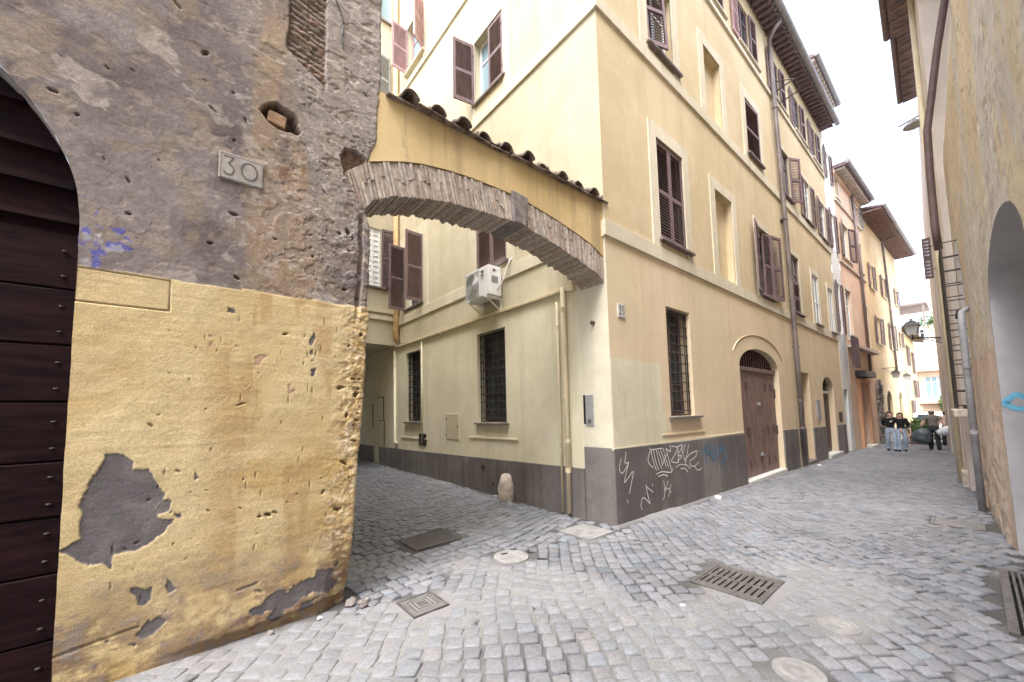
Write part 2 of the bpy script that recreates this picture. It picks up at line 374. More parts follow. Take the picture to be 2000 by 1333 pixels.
def smoothpts(pts, n=6):
    out = []; Pn = [Vector(p) for p in pts]
    if len(Pn) < 3: return Pn
    for i in range(len(Pn)-1):
        p0 = Pn[max(i-1, 0)]; p1 = Pn[i]; p2 = Pn[i+1]; p3 = Pn[min(i+2, len(Pn)-1)]
        for k in range(n):
            t = k/n; out.append(.5*((2*p1)+(p2-p0)*t+(2*p0-5*p1+4*p2-p3)*t*t+(3*p1-p0-3*p2+p3)*t**3))
    return out+[Pn[-1]]
DIG = {'3': [[(.05, 1), (.8, 1), (.4, .62)], [(.4, .62), (.72, .5), (.8, .27), (.6, .04), (.28, .02), (.05, .14)]],
       '0': [[(.45+.42*math.cos(t*math.pi/12), .5+.5*math.sin(t*math.pi/12)) for t in range(25)]],
       '5': [[(.75, 1), (.2, 1), (.14, .58)], [(.14, .58), (.45, .64), (.75, .5), (.78, .25), (.55, .03), (.1, .1)]]}
def digits(mb, P, txt, u, z, hgt, wd, d, adv=.62):
    for i, c in enumerate(txt):
        for s in DIG[c]: ribbon(mb, P, [(u+hgt*(adv*i+.55*p[0]), z+hgt*p[1]) for p in (smoothpts(s, 4) if len(s) > 3 and c != '0' else s)], wd, d)

def gz(x, y):
    x = np.asarray(x, float); y = np.asarray(y, float)
    z = -np.clip(x-5, 0, 60)*.018 + np.clip(y-4.2, 0, 10)*.018*(x < 6)
    return z + .010*fbm(x*.7, y*.7, 3, 5) - .012*np.exp(-((y-1.5)/.6)**2)*(x > 0)
def gzf(x, y): return float(gz(np.array([x]), np.array([y]))[0])
def rwy(x): return -.52+.047*x     # the right-hand wall's line
S = Plane((0, 3.24, 0), (1, 0, 0), (0, -1, 0)); A = Plane((4.56, 0, 0), (0, 1, 0), (-1, 0, 0))
# ------------------------------------------------------------------ ground
EXR = [(3.54, 4.17, 1.17, 1.79), (7.72, 8.2, -.02, .5), (4.3, 5.9, -.4, -.02), (1.37, 1.72, 2.83, 3.2), (2.05, 2.75, 4.2, 4.7), (3.77, 4.28, 3.06, 3.6)]
EXC = [(2.75, 3.33, .19), (3.6, .72, .13), (2.81, .77, .14)]
def sandy(x, y):
    n = fbm(x*.9+3, y*.9, 4, 31)
    s = sst(.02, .42, n+.55*np.exp(-((x-1.35)**2+(y-3.0)**2)/.12)+.42*np.exp(-((x-2.7)**2/.5+(y-2.5)**2/.2))+.3*np.exp(-((x-3.1)**2/.6+(y-1.6)**2/.4)) + .35*np.exp(-((x-.7)**2/.5+(y-3.2)**2/.05)))
    return s*sst(9, 5, x)*(1-.85*np.exp(-((x-1.75)**2/.30+(y-1.85)**2/.22)))*(1-.6*np.exp(-((x-3.0)**2/.25+(y-.95)**2/.12)))
bigm = MB(); N_ = 90
bigm.quad((-40, -40, -1.6), (120, -40, -1.6), (120, 60, -1.6), (-40, 60, -1.6))
solo('ground', bigm, M_conc, None, None, kind='structure')
xs = np.concatenate([np.arange(-4, 7.5, .03), np.arange(7.5, 62, .12)]); ys = np.concatenate([np.arange(-2.4, 5, .03), np.arange(5, 16.1, .09)])
X, Y = np.meshgrid(xs, ys); sd_ = sandy(X, Y); nf = fbm(X*9, Y*9, 3, 8)
Z = gz(X, Y)-.019+.0135*sd_+.0035*nf
for a_, b_, c_, d_ in EXR[:3]: Z -= .3*((X > a_+.05) & (X < b_-.05) & (Y > c_+.05) & (Y < d_-.05))
edge = np.clip(1-(np.abs(Y-3.19)/.14), 0, 1)*(X > 4.5); Z += .012*edge
C = lerp(np.array([.065, .062, .06]), np.array([.225, .221, .22]), np.clip(sd_*.9+.16*nf+.7*edge+.10, 0, 1))
pav = link(bpy.data.objects.new('street_pavement', gridmesh('street_pavement', X, Y, Z, C, M_bed)), None, Matrix()); tag(pav, None, None, kind='structure')

def cobble_cells(u0, u1, v0, v1, ang, size, inside, seed):
    rs = np.random.RandomState(seed); out = []; ca, sa = math.cos(ang), math.sin(ang); v = v0; row = 0
    while v < v1:
        hgt = size*rs.uniform(.9, 1.1); off = rs.uniform(0, size); u = u0+off
        while u < u1:
            wd = size*rs.uniform(.84, 1.2); bend = .10*math.sin(u*.9+seed)+.05*math.sin(u*2.3+v)
            uc, vc = u+wd/2, v+hgt/2+bend; x, y = uc*ca-vc*sa, uc*sa+vc*ca
            if inside(x, y): out.append((x, y, wd, hgt, ang+rs.uniform(-.06, .06)+.06*math.cos(u*.9+seed)))
            u += wd
        v += hgt; row += 1
    return out
def excl(x, y, m=.05):
    return any(a-m < x < b+m and c-m < y < d+m for a, b, c, d in EXR) or any((x-a)**2+(y-b)**2 < (r_+m)**2 for a, b, r_ in EXC)
def in_street(x, y):
    if not (-2.6 < x < 27): return False
    top = 3.07 if x > 4.5 else (3.38 if x < 1.05 else 3.42+.12*math.sin(x*3))
    return rwy(x)+.05 < y < top and not excl(x, y)
def in_alley(x, y):
    return 1.16 < x < 4.45 and 3.42+.12*math.sin(x*3) <= y < 14 and not excl(x, y)
cells = cobble_cells(-22, 25, -22, 25, R(47), .128, in_street, 3) + cobble_cells(-2, 8, 2, 15, R(6), .122, in_alley, 9)
def project(x, y, z):
    d = Vector((x, y, z-CAM_H)); z_ = d.dot(fw)
    return (1000+F_PX*d.dot(cx)/z_, PP_Y-F_PX*d.dot(cy)/z_, z_) if z_ > .2 else (-1, -1, 99)
K8 = [(-1, -.80), (-.80, -1), (.80, -1), (1, -.80), (1, .80), (.80, 1), (-.80, 1), (-1, .80)]
def cobble(x, y, wd, hg, ang, rs):
    g = .0042+abs(rs.normal(0, .002)); hw, hh = wd/2-g, hg/2-g; ca, sa = math.cos(ang), math.sin(ang)
    j = rs.normal(0, .0045, (8, 2)); z0 = gzf(x, y)+rs.normal(0, .0035); tx, ty = rs.normal(0, .035, 2); V = []
    for sc, dz in ((.78, .0), (.95, -.004), (1.0, -.013), (1.0, -.05)):
        for k, (a, b) in enumerate(K8):
            lx, ly = (a*hw+j[k, 0])*sc, (b*hh+j[k, 1])*sc
            V.append((x+lx*ca-ly*sa, y+lx*sa+ly*ca, z0+dz+tx*lx+ty*ly+(rs.normal(0, .0012) if dz == 0 else 0)))
    V.append((x, y, z0+.0015)); F = [(32, k, (k+1) % 8) for k in range(8)]
    for r_ in range(3):
        for k in range(8):
            a, b, c, d = r_*8+k, r_*8+(k+1) % 8, (r_+1)*8+(k+1) % 8, (r_+1)*8+k; F += [(a, d, c), (a, c, b)]
    t = rs.uniform(); base = np.array([.178, .182, .199])*(.80+.36*rs.uniform())*(1+.22*float(fbm(np.array([x*.8]), np.array([y*.8]), 3, 77)[0])) 
    if t > .88: base = base*np.array([1.05, 1.0, .95])
    elif t < .10: base = base*np.array([.90, .97, 1.0])
    dust = float(sandy(np.array([x]), np.array([y]))[0])
    base = base*(1-.45*dust)+np.array([.25, .248, .252])*.45*dust
    return np.array(V), np.array(F), np.tile(base, (33, 1))
rs = np.random.RandomState(4); vis = []
for i, c in enumerate(cells):
    px, py, dz = project(c[0], c[1], 0)
    vis.append((c[2]*c[3]/dz**3, i) if -20 < px < 2020 and py < 1345 and not (c[1] > 3.45 and c[0] < 1.1) and not (px < 680 and py < 1333-.35*(px-210)) else (0, i))
near300 = {i for s_, i in sorted(vis, reverse=True)[:300]}
VV, FF, CC, n0 = [], [], [], 0
for i, c in enumerate(cells):
    V, F, Cc = cobble(*c, rs)
    if i in near300:
        ctr = Vector((c[0], c[1], gzf(c[0], c[1])))
        me = rawmesh('cobble', V-np.array(ctr), F, Cc, M_cob, True)
        link(bpy.data.objects.new('cobble', me), pav, Matrix.Translation(ctr))
    else:
        VV.append(V); FF.append(F+n0); CC.append(Cc); n0 += len(V)
o = link(bpy.data.objects.new('cobbles', rawmesh('cobbles', np.concatenate(VV), np.concatenate(FF), np.concatenate(CC), M_cob, True)), pav, Matrix()); o['kind'] = 'stuff'

# ------------------------------------------------------------------ old building on the left
OLD = thing('old_building', 'old building with peeling dark render above faded ochre paint, beside the arch', 'building', (0, 3.9, 0))
DC, DR, DS = -1.752, 1.227, 2.75
def wall_left():
    zs = np.concatenate([np.arange(-.15, 5.95, .0075), np.arange(6.0, 11.1, .15)]); nc = 330
    ez = [-.2, 0, .15, .74, 1.6, 2.5, 3.30, 3.44, 3.55, 3.80, 4.0, 4.15, 4.8, 5.6, 7, 11]; ex = [1.075, 1.09, 1.10, 1.135, 1.20, 1.25, 1.262, 1.22, 1.185, 1.20, 1.27, 1.315, 1.357, 1.37, 1.38, 1.4]
    xr = np.interp(zs, ez, ex)+.012*fbm(zs*5, zs*0, 4, 3)+.006*fbm(zs*23, zs*0+2, 3, 4)
    arc = DC+np.sqrt(np.maximum(DR**2-np.maximum(zs-DS, 0)**2, 0)); xl = np.where(zs < DS, DC+DR, arc)+.003*fbm(zs*9, zs*0, 3, 6)
    t = np.linspace(0, 1, nc)[None]; X = xl[:, None]+(xr-xl)[:, None]*t; Z = np.repeat(zs[:, None], nc, 1); e = xr[:, None]-X
    # regions
    bz = 2.505+.010*fbm(X*6, Z*6, 3, 11)-.05*sst(.25, 0, e)*fbm(X*9, Z*9, 3, 12)+.012*(X > .3)
    yel = sst(-.004, .004, bz-Z)
    n1 = fbm(X*2.2, Z*2.2, 5, 21); n2 = fbm(X*9, Z*9, 5, 22); n3 = fbm(X*30, Z*30, 3, 23); n4 = fbm(X*5+Z*3.2, Z*5-X*3.2, 5, 24)
    hi0 = 1-.65*sst(3.85, 4.1, Z)
    rough = sst(.34, .05, e+.07*n1)*1.0
    D = .010*n1+.003*n2
    ridg = 1-np.abs(fbm(X*7+Z*2, Z*9, 4, 25))*2.2; ridg2 = 1-np.abs(fbm(X*15-Z*3, Z*19, 4, 26))*2.2
    sm = .35+.65*sst(.15, .8, X+.15*n1); D += (1-yel)*sm*(.003*n2+.0022*n3+.004*np.clip(n4, -1, .15))+(1-yel)*hi0*sst(.3, .9, X+.2*n1)*.0022*(sst(-.12, -.105, fbm(X*5, Z*6.5, 6, 93, .62))+sst(.06, .075, fbm(X*5, Z*6.5, 6, 93, .62))+sst(.16, .175, fbm(X*5+9, Z*6.5, 6, 94, .62)))
    chips = sst(.30, .36, fbm(X*6.5+1, Z*8, 5, 27)+.10*sst(-.2, .8, X)); D -= (1-yel)*sm*.010*chips
    flake = sst(.24, .27, fbm(X*4+7, Z*6+X*2, 6, 28)); D -= (1-yel)*sm*.005*flake
    lay = lambda q: .0065*(sst(-.22, -.20, q)+sst(-.06, -.04, q)+sst(.07, .09, q)+sst(.2, .22, q)-2)
    n5 = fbm(X*48, Z*48, 3, 29); br = fbm(X*3, Z*38, 3, 30); D += yel*(.0012*br+.0006*n5)+(1-yel)*.0016*n5
    hi_ = 1-.7*sst(3.85, 4.1, Z); D += rough*hi_*(.45+.35*sst(1.0, 1.7, Z))*(lay(fbm(X*9+2, Z*13+X*4, 5, 91, .6))*.9+lay(fbm(X*22, Z*30, 4, 92, .6))*.45+.006*n2+.003*n3)*np.where(yel > .5, .8, .3)+rough*.0035*n5
    lay0 = lambda q: .0065*(sst(-.22, -.20, q)+sst(-.06, -.04, q)+sst(.07, .09, q)+sst(.2, .22, q)-2)
    lowr = sst(.42, .05, Z+.15*n1); D += yel*lowr*(.15*lay0(fbm(X*12, Z*18, 5, 95, .6))+.002*n2)
    lines = sst(.10, .0, np.abs(Z-(.33+.12*(X-.2)+.02*n1)))*sst(.93, .99, 1-np.abs(Z-(.33+.13*(X-.25)))*6+.05*n2); lines = lines*sst(-.05, .1, fbm(X*5, Z*5, 3, 96)); D -= .008*lines*yel
    D += yel*.0035
    # worn corner at the foot, rounded arris everywhere
    D -= .13*sst(.28, 0, e)*sst(.55, 0, Z); D -= .03*(1-np.sqrt(np.clip(1-np.clip(1-e/.03, 0, 1)**2, 0, 1)))
    D -= .05*sst(.07, .02, Z-.03*n2-.035*(X-.2))*sst(-.1, .4, X+.2*n1)
    D *= 1-.5*(1-yel)*sst(.0, .02, e); D *= 1-.3*yel
    # peeled patches
    wx, wz = X+.020*fbm(X*14, Z*14, 5, 41, .65), Z+.020*fbm(X*14+5, Z*14, 5, 42, .65)
    polys = [[(-.367, 1.362), (-.285, 1.356), (-.232, 1.287), (-.239, 1.24), (-.164, 1.248), (-.111, 1.127), (-.067, 1.071), (-.118, .981), (-.10, .92), (-.028, .899), (-.064, .824), (-.193, .742), (-.306, .738), (-.314, .658), (-.345, .70), (-.411, .705), (-.474, .765), (-.525, .807), (-.449, .876), (-.451, 1.069), (-.401, 1.227)],
             [(-.22, .52), (-.16, .505), (-.12, .51), (-.125, .41), (-.15, .385), (-.185, .40)], [(-.05, .53), (-.03, .50), (.0, .45), (-.03, .43), (-.06, .46)],
             [(.76, 2.19), (.80, 2.25), (.805, 2.19), (.785, 2.13), (.765, 2.14)], [(.775, 2.09), (.80, 2.10), (.795, 2.05), (.775, 2.06)], [(.78, 1.93), (.815, 1.95), (.81, 1.88), (.785, 1.88)], [(.215, 2.36), (.265, 2.355), (.265, 2.325), (.215, 2.33)],
             [(-.28, .22), (-.20, .33), (-.10, .37), (.0, .36), (.02, .26), (-.08, .2), (-.2, .14)], [(.40, .10), (.46, .25), (.62, .30), (.80, .36), (1.0, .33), (1.05, .2), (.9, .08), (.6, .02)]]
    peel = np.zeros_like(X)
    for k, p in enumerate(polys):
        sdp = polysd(wx, wz, p); m = sst(-.002, .003, sdp-(.0 if k < 7 else 0)) if k < 7 else sst(0, .012, sdp*.9-.05+.16*fbm(X*9, Z*13, 5, 90+k)); peel = np.maximum(peel, m)
    frags = sst(.40, .44, fbm(X*14, Z*11, 4, 43)-.9*np.hypot(X+.12, Z-.95)+.05); peel = np.maximum(peel, frags*yel)
    D -= peel*yel*.0055
    pink = sst(.33, .36, fbm(X*9+2, Z*9, 4, 44)-1.3*np.hypot((X-.40)*.8, Z-1.98))*yel; D -= pink*.003
    ckf = np.abs(fbm(X*4.2+8, Z*4.2, 5, 98, .55)); ckl = sst(.016, .004, ckf)*sst(.45, .8, X+.15*n1)*(1-yel)*sst(5.4, 4.4, Z); D -= .005*ckl
    # hole, brick patch, number-plate bed, panel grooves, cracks
    hx, hz = X+.020*n2+.006*n3, Z+.018*fbm(X*9+4, Z*9, 4, 46)+.006*n3; hole = sst(1.06, .92, np.hypot((hx-.525)/.13, (hz-3.985)/.105)); hole2 = sst(1.1, .8, np.hypot((hx-.63)/.05, (hz-3.945)/.045)); hole = np.maximum(hole, hole2*.7); D -= .15*hole
    bp = sst(-.003, .004, polysd(X+.012*n2, Z+.012*n3, [(.57, 5.3), (.57, 4.95), (.55, 4.62), (.68, 4.52), (.80, 4.47), (.86, 4.40), (.855, 5.9), (.58, 5.9)]))
    course = sst(.0, .006, np.abs(((Z+.15*X+.004*n2) % .052)-.026)-.004); brk = sst(0, .006, np.abs(((X*.9+.13*np.floor((Z+.15*X)/.052)) % .26)-.13)-.004); D -= bp*(.020+.012*(1-course*brk)-.010*n3-.008*n2)
    bq = sst(-.003, .004, polysd(X+.03*n2+.01*n3, Z+.03*n4+.01*n3, [(.97, 3.86), (1.03, 3.95), (1.10, 3.97), (1.17, 3.93), (1.23, 3.90), (1.4, 3.95), (1.4, 3.36), (1.24, 3.40), (1.15, 3.50), (1.06, 3.66)])); D -= bq*(.058-.02*n3)
    bore = sst(1.05, .7, np.hypot((X-1.135+.01*n2)/.045, (Z-3.80)/.035)); D -= .045*bore
    crackx = 1.165+.02*fbm(Z*4, Z*0, 4, 47)+.03*(Z-3); crk = sst(.028, .006, np.abs(X-crackx))*sst(2.35, 2.6, Z)*sst(3.4, 3.3, Z); D -= .035*crk
    gro = np.minimum(np.minimum(np.abs(Z-2.497), np.abs(Z-2.287))+np.where(X < -.097, 0, 9), np.abs(X+.098)+np.where((Z > 2.285) & (Z < 2.5), 0, 9)); grm = sst(.006, .002, gro); D -= .008*grm; D -= .003*((X < -.098) & (Z > 2.287) & (Z < 2.497))
    rg = np.random.RandomState(12); pit = np.zeros_like(X)
    spots = [(.32, 1.66, .012), (.45, .83, .012), (.55, .84, .010), (.50, .835, .018), (.59, 2.21, .012), (-.2, .79, .007)]
    for _ in range(80): spots.append((rg.uniform(-.85, 1.25), 2.55+rg.rand()*3.2, .003+.012*rg.rand()**2.2))
    for _ in range(22): spots.append((rg.uniform(-.3, .9), rg.uniform(.5, 2.2), rg.uniform(.003, .007)))
    for _ in range(26): spots.append((1.2-abs(rg.normal(0, .12)), rg.uniform(.5, 3.2), rg.uniform(.006, .016)))
    for a, b, r_ in spots:
        m = (np.abs(X-a) < r_*4) & (np.abs(Z-b) < r_*4)
        if m.any():
            q = np.hypot((X[m]-a)/rg.uniform(.6, 2.4), (Z[m]-b)*rg.uniform(.6, 1.6)+(X[m]-a)*rg.uniform(-.5, .9))/r_+.7*n3[m]+.4*n2[m]; k = sst(1.25, .6, q); D[m] -= np.minimum(.03, r_*1.8)*k; pit[m] = np.maximum(pit[m], k)
    for _ in range(42):
        a, b, hh, ww = rg.uniform(-.35, 1.0), rg.uniform(.45, 2.35), rg.uniform(.008, .04), rg.uniform(.0025, .006); m = (np.abs(X-a) < .03) & (np.abs(Z-b) < .12)
        if m.any(): k = sst(1.2, .5, np.hypot((X[m]-a+.004*n2[m])/ww, (Z[m]-b)/hh)+.3*n3[m]); D[m] -= .006*k; pit[m] = np.maximum(pit[m], k*.8)
    # colours (pigment and wear only)
    a3 = lambda *c: np.array(c)
    ylw = lerp(a3(.54, .42, .225), a3(.585, .47, .27), sst(-.3, .4, n1)); ylw = lerp(ylw, a3(.45, .30, .12), .7*sst(.05, .5, fbm(X*1.3+4, Z*2.0, 4, 51))*sst(2.3, 1.6, Z))
    ylw = lerp(ylw, a3(.40, .26, .12), .6*sst(.12, .4, fbm(X*7, Z*1.1, 4, 52))*sst(.0, .3, X)); ylw = lerp(ylw, a3(.57, .45, .27), .6*sst(.2, .45, fbm(X*2.5, Z*5, 5, 53)))
    dz_ = sst(.70, .08, Z+.22*n1+.10*n2-.12*sst(.3, 1., X)); ylw = lerp(ylw, a3(.27, .19, .115), np.clip(.95*dz_*sst(-.55, .05, n2+.5*n4), 0, 1)); ylw = lerp(ylw, a3(.25, .21, .185), .75*sst(.12, .3, n2+.3*n3)*sst(.8, .2, Z)); ylw = lerp(ylw, a3(.20, .105, .08), .7*sst(.22, .34, fbm(X*11, Z*15, 4, 97))*sst(.5, .15, Z)*sst(.1, .5, X))
    ylw = lerp(ylw, a3(.36, .235, .11), rough*.6*sst(.1, .5, ridg2*.5+n2*.5)); ylw = lerp(ylw, a3(.60, .50, .36), rough*.8*sst(.15, .45, n3+.3*n2))
    ylw = ylw*(1+.07*br+.05*n5)[..., None]; gr = lerp(a3(.135, .124, .128), a3(.175, .158, .155), sst(-.3, .4, n2)); ylw = lerp(ylw, gr, peel); ylw = lerp(ylw, a3(.42, .27, .20), pink*.9)
    dk = lerp(a3(.185, .158, .150), a3(.245, .212, .200), sst(-.35, .35, n1)); dk = lerp(dk, a3(.125, .104, .10), .7*sst(.05, .42, fbm(X*2.2+Z, Z*2.2-X, 5, 54)))
    dk = lerp(dk, a3(.25, .20, .155), .7*sst(.12, .4, n4)); dk = lerp(dk, a3(.30, .265, .245), np.clip(.85*sst(.45, .85, X+.18*n1)*sst(3.1, 3.7, Z+.3*n1), 0, 1))
    xw = X+.05*n1+.03*n2; stk = sst(-.25, .55, fbm(xw*8, Z*.8, 5, 55)+.8*np.exp(-((X-.45)/.13)**2)-.25+.15*n4+.45*np.exp(-((X-.70)/.09)**2)*sst(4.0, 3.4, Z)); stk *= sst(.05, .5, xw)*sst(1.2, .85, X); dk = lerp(dk, a3(.33, .245, .165), .75*stk*sst(5.2, 4.6, Z))
    dk = lerp(dk, a3(.20, .095, .045), .7*sst(.25, .5, fbm(X*13, Z*2.2, 4, 56))*np.exp(-((X-.62)/.16)**2)*sst(3.8, 3.5, Z)); dk = lerp(dk, a3(.38, .335, .30), .7*flake*sst(-.1, .5, n2+.2)); dk = lerp(dk, a3(.28, .23, .195), .6*chips)
    dk = lerp(dk, a3(.42, .38, .35), .6*sst(.30, .42, n3+.5*n2-.1)*sst(-.2, .6, X)); dk = lerp(dk, a3(.19, .15, .125), bp*.9); dk = lerp(dk, a3(.245, .165, .125), .6*bp*sst(0, .3, n2)); dk = lerp(dk, a3(.26, .175, .13), bq*.8)
    blue = np.maximum(sst(.12, .2, fbm(X*18, Z*18, 4, 57)-2.6*np.hypot((X+.45)*1.0, Z-2.60)+.12), sst(.12, .2, fbm(X*18, Z*22, 4, 58)-2.8*np.hypot((X+.47)*.7, (Z-2.83)*1.6)+.08)); dk = lerp(dk, a3(.10, .11, .38), blue*.75)
    dk = lerp(dk, a3(.4, .38, .42), .6*sst(.2, .3, fbm(X*20, Z*20, 3, 59)-2*np.hypot(X+.40, Z-2.62)+.1)); dk = lerp(dk, a3(.06, .05, .045), hole*.5)
    dk = dk*(1+.16*n5+.10*n3)[..., None]; dk = lerp(dk, a3(.06, .05, .045), .7*ckl); C = lerp(dk, ylw, yel); C = lerp(C, a3(.08, .06, .045), .55*pit); C = lerp(C, a3(.10, .075, .05), .6*lines*yel); C = lerp(C, a3(.12, .08, .045), .7*grm)
    pm = sst(-.03, .0, polysd(X, Z, [(.13, 3.32), (.42, 3.32), (.42, 3.54), (.13, 3.54)])); D = D*(1-pm)+.002*pm
    Yf = 3.45-D
    # wrap into the alley side
    nw = 30; s = np.linspace(0, 1, nw)[None, 1:]; Xw = xr[:, None]-.02*s+.012*fbm(Z[:, :1]*6+s*4, s*7+Z[:, :1], 3, 61); Yw = Yf[:, -1:]+.005+s**1.3*.62; Zw = np.repeat(zs[:, None], nw-1, 1)
    cw = np.repeat(C[:, -1:, :], nw-1, 1)*.9+.02
    me = gridmesh('wall', np.concatenate([X, Xw], 1), np.concatenate([Yf, Yw], 1), np.concatenate([Z, Zw], 1), np.concatenate([C, cw], 1), M_wallA)
    part('wall', me, None, OLD)
wall_left()
PL = Plane((0, 3.45, 0), (1, 0, 0), (0, -1, 0))
mb2 = MB()
for i in range(18):
    a, b = math.pi/2+math.pi/2*i/18, math.pi/2+math.pi/2*(i+1)/18; p = (DC+DR*math.cos(a), DS+DR*math.sin(a)); q = (DC+DR*math.cos(b), DS+DR*math.sin(b))
    mb2.quad(PL(*p), PL(*q), PL(q[0], DS+DR), PL(p[0], DS+DR))
mb = MB(); mb.quad(PL(-9, -1), PL(DC-DR, -1), PL(DC-DR, 11), PL(-9, 11)).quad(PL(DC-DR, DS+DR), PL(DC, DS+DR), PL(DC, 11), PL(DC-DR, 11)); mb.v += mb2.v; n_ = len(mb.v)-len(mb2.v); mb.f += [tuple(n_+i for i in f) for f in mb2.f]; mb.m += mb2.m
part('wall', mb, M_dirtstone, OLD)
mb = MB(); mb.quad((1.22, 4.05, -1), (1.22, 15, -1), (1.22, 15, 11), (1.22, 4.05, 11)).quad((-9, 3.46, 11), (1.3, 3.46, 11), (1.3, 15, 11), (-9, 15, 11)).quad((-9, 3.46, -1), (-9, 15, -1), (-9, 15, 11), (-9, 3.46, 11)).quad((1.2, 3.9, -1), (1.24, 4.06, -1), (1.24, 4.06, 11), (1.2, 3.9, 11))
part('side_wall', mb, M_cream, OLD)
# dark boarded gate under the arch
mb = MB(); out = []
N = 40
for i in range(N+1):
    a = math.pi*i/N; out.append((DC+DR*math.cos(a), DS+DR*math.sin(a)))
rim = [(DC+DR, -.2)]+out+[(DC-DR, -.2)]
for p, q in zip(rim, rim[1:]): mb.quad(PL(*p, .0), PL(*q, .0), PL(*q, -.3), PL(*p, -.3))
part('door_reveal', mb, M_dirtstone, OLD)
GATE = part('door', MB().prism([PL(*p, -.17) for p in rim], (0, .04, 0)), M_wdark, OLD)
zb = [-.1, .28, .66, .99, 1.32, 1.68, 2.03, 2.38, 2.74]
for a, b in zip(zb, zb[1:]):
    mb = MB(); PL.box(mb, DC-DR+.02, DC+DR+.0, a+.005, b-.005, -.165, -.138-random.uniform(0, .008)); part('plank', bevel(fixn(mb.mesh('plank', M_wdark)), .006), None, GATE)
for k, z in enumerate((2.80, 3.02, 3.24, 3.5)):
    hw = math.sqrt(max(.01, DR**2-(z-DS)**2))-.02; mb = MB(); PL.box(mb, DC-hw, DC+hw, z, z+.035, -.165, -.12); part('rail', mb, M_wdark, GATE)
for z in [v+.08 for v in zb[:-1]]+[v+.24 for v in zb[:-1]]:
    for x in (-.60, -.90): part('stud', MB().lathe((x, 3.45+.137, z), [(.004, -.006), (.011, -.004), (.013, .0), (.011, .004), (.004, .006)], 8), M_iron, GATE)
# street number 30
mb = MB(); PL.box(mb, .138, .415, 3.326, 3.533, -.02, .014); pl_ = part('number_plate', bevel(fixn(mb.mesh('number_plate', M_plate)), .005, 2), None, OLD)
mb = MB(); PL.box(mb, .146, .407, 3.334, 3.338, .008, .0155); PL.box(mb, .146, .407, 3.521, 3.525, .008, .0155); PL.box(mb, .146, .150, 3.338, 3.521, .008, .0155); PL.box(mb, .403, .407, 3.338, 3.521, .008, .0155); part('border', mb, M_conc, pl_)
mb = MB(); digits(mb, PL, '3', .165, 3.362, .14, .009, .0158); part('digit', mb, M_ink, pl_); mb = MB(); ribbon(mb, PL, [(.325+.05*math.cos(t*math.pi/16), 3.432+.065*math.sin(t*math.pi/16)) for t in range(33)], .009, .0158)
part('digit', mb, M_ink, pl_)
# brick in the putlog hole, cable on the wall
mb = MB(); mb.obox((.505, 3.53, 3.975), (.065, 0, -.006), (0, .06, 0), (.006, 0, .052)); part('brick', bevel(fixn(mb.mesh('brick', plain('old_brick', (.30, .19, .12), .3, 20, .95, bmp=.6))), .010, 2), None, OLD)
part('cable', MB().tube([PL(.93+.1*t+.03*math.sin(t*5), 5.3-.42*t, .012) for t in [i/10 for i in range(11)]], .006, 6), M_iron, OLD)

# ------------------------------------------------------------------ the arch over the alley
def ay(x): return 3.47-.0567*(x-1.2)
ARCH = thing('brick_arch', 'brick arch with ochre wall and tiled coping spanning the alley', 'arch', (2.9, 3.6, 3.4))
EX = [(.93, 3.58), (1.03, 3.73), (1.15, 3.85), (1.32, 3.947), (1.75, 4.09), (2.29, 4.156), (2.90, 4.157), (3.18, 4.13), (3.675, 4.045), (4.26, 3.90), (4.56, 3.76)]
IN = [(1.06, 3.22), (1.14, 3.36), (1.23, 3.48), (1.32, 3.577), (1.59, 3.69), (2.10, 3.787), (2.90, 3.828), (3.16, 3.80), (3.606, 3.72), (4.38, 3.50), (4.56, 3.375)]
exs, ins_ = smoothpts(EX, 8), smoothpts(IN, 8)
def along(pts, t):
    L = [0]
    for a, b in zip(pts, pts[1:]): L.append(L[-1]+(b-a).length)
    s = t*L[-1]
    for i in range(len(pts)-1):
        if s <= L[i+1]: return pts[i].lerp(pts[i+1], (s-L[i])/(L[i+1]-L[i]+1e-9))
    return pts[-1]
TH = .44
NB = 97; bmats = [plain('brick_%d' % i, c, .3, 22, .95, bmp=.8) for i, c in enumerate([(.355, .285, .235), (.41, .345, .29), (.315, .245, .205), (.45, .385, .33), (.365, .315, .28)])]
mb = MB()   # mortar core
for i in range(60):
    t0, t1 = i/60, (i+1)/60; q = []
    for t in (t0, t1):
        a, b = along(ins_, t), along(exs, t); a = a.lerp(b, .05); b = b.lerp(a, .02); q.append((a, b))
    (a0, b0), (a1, b1) = q; f0, f1 = ay(a0.x)+.014, ay(a1.x)+.014
    mb.hexa([(a0.x, f0, a0.y), (a1.x, f1, a1.y), (a1.x, f1+TH-.02, a1.y), (a0.x, f0+TH-.02, a0.y), (b0.x, f0, b0.y), (b1.x, f1, b1.y), (b1.x, f1+TH-.02, b1.y), (b0.x, f0+TH-.02, b0.y)])
part('mortar', mb, M_stone, ARCH)
